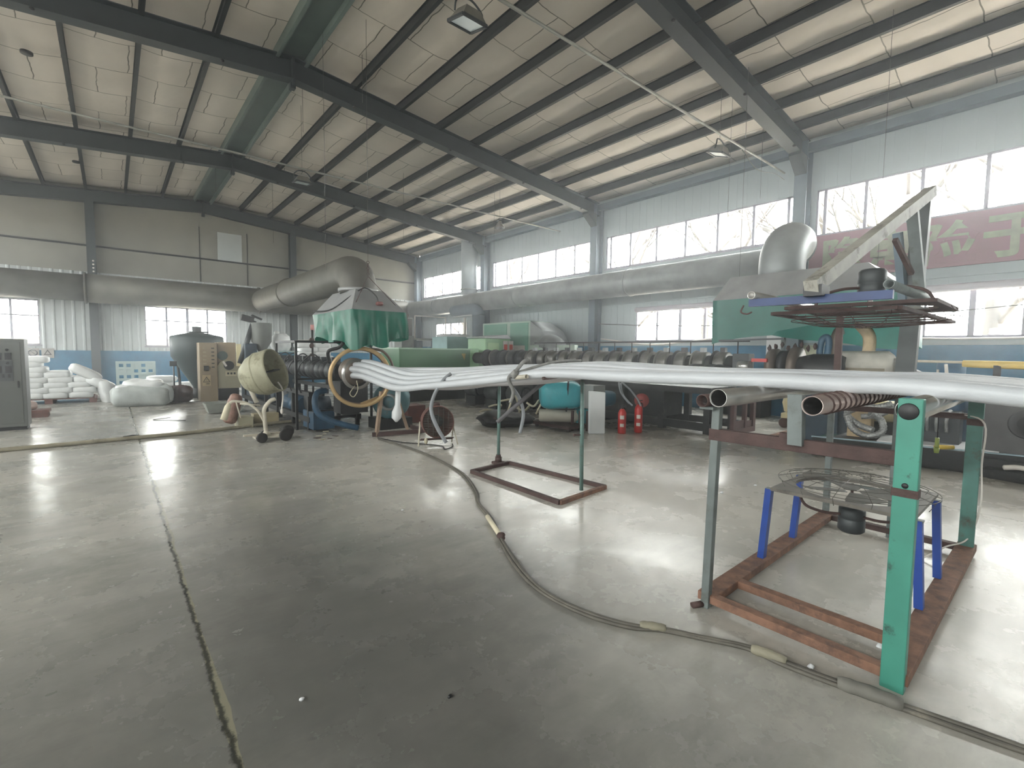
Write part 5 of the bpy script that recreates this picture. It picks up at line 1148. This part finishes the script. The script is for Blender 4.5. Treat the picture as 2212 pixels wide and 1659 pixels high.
# ---------------------------------------------------------------- wall items
t = thing('safety_banner', (12.3, 1.7, 3.2), 'glare-paled red safety banner with large yellow characters under the upper windows', 'banner')
MB().box(12.33,12.36,-1.6,4.0,3.22,4.19).build('banner_cloth', M('glare_paled_red_cloth','8d6770',.7,0,.08,1.5), t)  # window glare greyed into the cloth and character colours
charm = M('yellow_character_paint','8f917c',.6)
for ch, yy in (('隐',3.32),('患',2.5),('险',1.6),('于',.74)):
    cu = bpy.data.curves.new('character', 'FONT'); cu.body = ch; cu.size = .84; cu.align_x = 'CENTER'; cu.align_y = 'CENTER'; cu.offset = .026; cu.extrude = .004
    o = bpy.data.objects.new('character_tmp', cu); COL.objects.link(o)
    dg = bpy.context.evaluated_depsgraph_get(); me = bpy.data.meshes.new_from_object(o.evaluated_get(dg))
    bpy.data.objects.remove(o)
    xs = [v.co.x for v in me.vertices]; zs = [v.co.y for v in me.vertices]
    if xs:
        cx, cy = (min(xs)+max(xs))/2, (min(zs)+max(zs))/2
        for v in me.vertices:
            x, y, z = v.co; v.co = Vector((12.322-z-12.3, yy-(x-cx)-1.7, 3.68+(y-cy)-3.2))
    me.materials.clear(); me.materials.append(charm)
    q = bpy.data.objects.new('banner_character', me); COL.objects.link(q); q.parent = t
t = thing('wall_poster', (12.36, 3.95, 1.45), 'pale blue and cream poster on the blue wall beyond the extruder head', 'poster')
MB().box(12.36,12.372,3.6,4.35,1.3,2.05).build('sheet', M('pale_blue_poster','a9c6cf',.6,0,.3,2), t)
MB().lathe((12.355,3.95,1.5), [(0,0),(.26,0),(.26,.004),(0,.004)], 24, (-1,0,0)).build('pale_disc', M('cream_disc','cfd3b8',.6), t)
tag(MB().box(12.1,12.36,4.42,4.75,1.2,2.02).build('white_cabinet', foam, bevel=.01), 'narrow white wall cabinet left of the pale blue poster', 'cabinet')
tag(MB().box(12.30,12.33,10.2,10.36,2.2,2.42).build('column_notice', whitel), 'small white notice on the second wall column', 'sign')
for i, x in enumerate((-1.98,-1.63)):
    s_ = thing('safety_sign', (x, 22.05, 1.1), ['square grey-white no-entry sign on the far wall above the stacked sacks', 'square grey-white triangle sign right of the round one on the far wall'][i], 'sign', 'signs above the sacks')
    MB().box(x-.15,x+.15,22.04,22.06,1.1,1.42).build('plate', M('grey_sign_plate','98948f',.6,0,.15,6), s_)
    if i: MB().add([(x,22.03,1.38),(x-.1,22.03,1.2),(x+.1,22.03,1.2),(x,22.03,1.33),(x-.06,22.03,1.225),(x+.06,22.03,1.225)], [(0,1,4,3),(1,2,5,4),(2,0,3,5)]).build('triangle', ink, s_)
    else: MB().ring((x,22.03,1.27), .1, .014, 'y', 24, 6).beam((x-.07,22.03,1.34),(x+.07,22.03,1.2),.025,.01).build('circle', ink, s_)
hose([(12.3,10.1,2.45),(12.28,8.0,2.32),(12.28,6.0,2.25),(12.28,4.2,2.3)], .012, wire_m, 'thin grey cable sagging along the window wall at window height', 'cable', 'wall_cable')
hose([(12.28,4.0,2.02),(12.28,2.2,1.86),(12.28,.6,1.84),(12.28,-1.0,1.92)], .018, whitel, 'white pipe running along the wall below the right windows', 'pipe', 'wall_pipe')
hose([(12.2,9.9,1.95),(12.2,8.0,1.76),(12.2,6.2,1.90),(12.2,5.4,1.98)], .018, whitel, 'white sagging pipe below the middle wall window', 'pipe', 'wall_pipe')
hose([(12.2,4.0,2.62),(12.2,2.0,2.36),(12.2,.5,2.42),(12.2,-1.0,2.5)], .010, wire_m, 'thin dark cable crossing the right lower windows', 'cable', 'wall_cable')
# roof lamps and conduits
for i, (yy, lb) in enumerate(((4.78,'thin suspended conduit crossing the hall below the nearest roof beams'),(12.0,'thin suspended conduit crossing the hall between the second and third roof beams'))):
    tag(MB().cyl((X0+.1,yy+.1,5.72), (12.1,yy-.25,5.72), .022, 8).build('suspended_conduit', M('grey_conduit','8b8b85',.5,.2)), lb, 'conduit')
hose([(10.1,4.62,5.72),(10.8,4.6,5.5),(11.5,4.5,5.55),(11.9,4.45,5.5)], .008, wire_m, 'thin grey wire drooping from the conduit to the window column', 'wire', 'drooping_wire')
def flood(x, y, z, lb, tilt):
    t = thing('flood_lamp', (x, y, z), lb, 'lamp', 'square flood lamps'); R = Matrix.Rotation(tilt, 3, 'X')
    def P(a, b_, c): return tuple(Vector((x,y,z))+R@Vector((a,b_,c)))
    w_ = .17
    mb = MB().hexa([P(-w_,-w_,-.05),P(w_,-w_,-.05),P(w_,w_,-.05),P(-w_,w_,-.05)], [P(-.1,-.1,.08),P(.1,-.1,.08),P(.1,.1,.08),P(-.1,.1,.08)]); mb.build('housing', M('grey_lamp_housing','6d6a62',.5,.3), t)
    mb = MB()
    for a, c in (((-w_,-w_),(w_,-w_)),((w_,-w_),(w_,w_)),((w_,w_),(-w_,w_)),((-w_,w_),(-w_,-w_))): mb.beam(P(a[0],a[1],-.06), P(c[0],c[1],-.06), .03, .03)
    mb.build('rim', motor_dk, t)
    MB().hexa([P(-.15,-.15,-.062),P(.15,-.15,-.062),P(.15,.15,-.062),P(-.15,.15,-.062)], [P(-.15,-.15,-.05),P(.15,-.15,-.05),P(.15,.15,-.05),P(-.15,.15,-.05)]).build('lens', lens_m, t)
    MB().tube(spline([P(-.19,0,0),P(-.19,0,.1),(x-.1,y,z+.2),(x,y,z+.22),(x+.1,y,z+.2),P(.19,0,.1),P(.19,0,0)]), .012, 6).build('bracket', motor_dk, t)
    MB().cyl((x,y,z+.2), (x,y,rt(x)+.15), .004, 5).build('hanger', wire_m, t)
flood(3.42,4.93,5.5,'square flood lamp hanging at the top centre of the photo',.25)
flood(9.3,4.7,5.5,'square flood lamp hanging right of centre before the upper windows',.35)
flood(3.6,12.05,5.5,'square grey flood lamp below the third roof beam near the ridge',.1)
t = thing('bay_lamp', (9.55, 11.95, 5.4), 'small round bell-shaped lamp hanging in the middle of the roof', 'lamp')
MB().lathe((9.55,11.95,5.5), [(.05,.14),(.07,.1),(.09,.03),(.16,-.06),(.17,-.08),(.15,-.08),(.08,.02),(0,.02)], 24).build('shade', M('brown_lamp_shade','6a625a',.5,.3), t)
MB().cyl((9.55,11.95,5.6), (9.55,11.95,rt(9.55)+.15), .004, 5).build('hanger', wire_m, t)
MB().ring((9.55,11.95,5.62), .08, .012, 'y', 20, 6).build('bracket', motor_dk, t)
for i, (x, y, z0) in enumerate(((9.3,11.9,4.6),(9.55,4.6,4.2),(3.2,10.6,6.0),(2.5,16.5,6.1),(3.9,9.2,6.3),(4.1,16.8,4.9),(7.0,13.5,4.9),(10.3,4.3,4.7))):
    tag(MB().cyl((x,y,z0), (x,y,rt(x)+.15), .004, 5).build('hanging_wire', wire_m), 'thin wire hanging from the roof, '+['beside the round bell lamp','through the right-hand flood lamp','short one just right of the ridge','left of the third roof beam','second short one beyond the second beam','before the far wall','among the middle purlins','just right of the right-hand flood lamp'][i], 'wire', 'wires hanging from the roof')
for i, (x, y) in enumerate(((-1.0,12.6),(-.6,19.0))):
    tag(MB().lathe((x,y,rt(x)+.0), [(0,0),(.09,0),(.09,.04),(0,.04)], 16).build('roof_vent_cap', black), ['small dark round fitting in the roof, nearer one on the left','small dark round fitting in the roof, farther one on the left'][i], 'fitting')

# ---------------------------------------------------------------- outdoors
rnd = random.Random(21)
def tree(x, y, h_, seed, lb):
    r = random.Random(seed); mb = MB()
    mb.tube([(x,y,-.2),(x+r.uniform(-.1,.1),y,h_*.4),(x+r.uniform(-.3,.3),y+r.uniform(-.3,.3),h_)], [.24,.18,.05], 9)
    def br(p, d, L_, rad, k):
        q = p+d*L_; mb.tube([p, p+d*L_*.5+Vector((0,0,.05*L_)), q], [rad, rad*.8, rad*.5], 5)
        if k:
            for _ in range(3): br(p+d*L_*r.uniform(.4,1), (d+Vector((r.uniform(-.7,.7), r.uniform(-.7,.7), r.uniform(-.1,.6)))).normalized(), L_*.62, rad*.55, k-1)
    for i in range(8):
        a = r.uniform(0, 6.28); br(Vector((x,y,h_*(.25+.09*i))), Vector((math.cos(a), math.sin(a), r.uniform(.5,1))).normalized(), h_*.26, .07, 2)
    tag(mb.build('bare_tree', bark), lb, 'tree', 'bare trees outside the window wall')
tl_ = ['rightmost, through the window above the banner end','second from the right, above the banner','through the first pane right of the nearest column','left of the nearest column','second left of the nearest column','through the middle upper windows','through the upper windows left of the middle','far along the wall','farthest along the wall']
for i, (x, y) in enumerate(((17.5,1.3),(18.5,3.4),(17.8,5.3),(18.2,8.3),(20,10.4),(19,13.4),(20.5,17.5),(19,22.5),(20,29))):
    tree(x, y, rnd.uniform(8.5,11), i+3, 'bare hazy tree outside, '+tl_[i])
tag(MB().box(-14,16,40,40.6,-.22,2.1).build('boundary_wall', farwall_m), 'long low hazy boundary wall outside beyond the far windows', 'wall')

# ---------------------------------------------------------------- haze
hz = bpy.data.materials.new('dusty_air'); hz.use_nodes = True; _n = hz.node_tree.nodes; _n.remove(_n['Principled BSDF'])
_v = _n.new('ShaderNodeVolumeScatter'); _v.inputs['Color'].default_value = (.95, .97, 1, 1); _v.inputs['Density'].default_value = .009; _v.inputs['Anisotropy'].default_value = .75
hz.node_tree.links.new(_v.outputs[0], _n['Material Output'].inputs['Volume'])
hv = MB().box(X0+.02, XW+.3, Y0+.02, YE+.3, .001, 7.5).build('indoor_haze', hz, origin=(XR, 7, .001))
tag(hv, 'thin dusty haze filling the whole hall', 'haze', kind='stuff')

for o in bpy.data.objects:
    if '_o' in o: del o['_o']
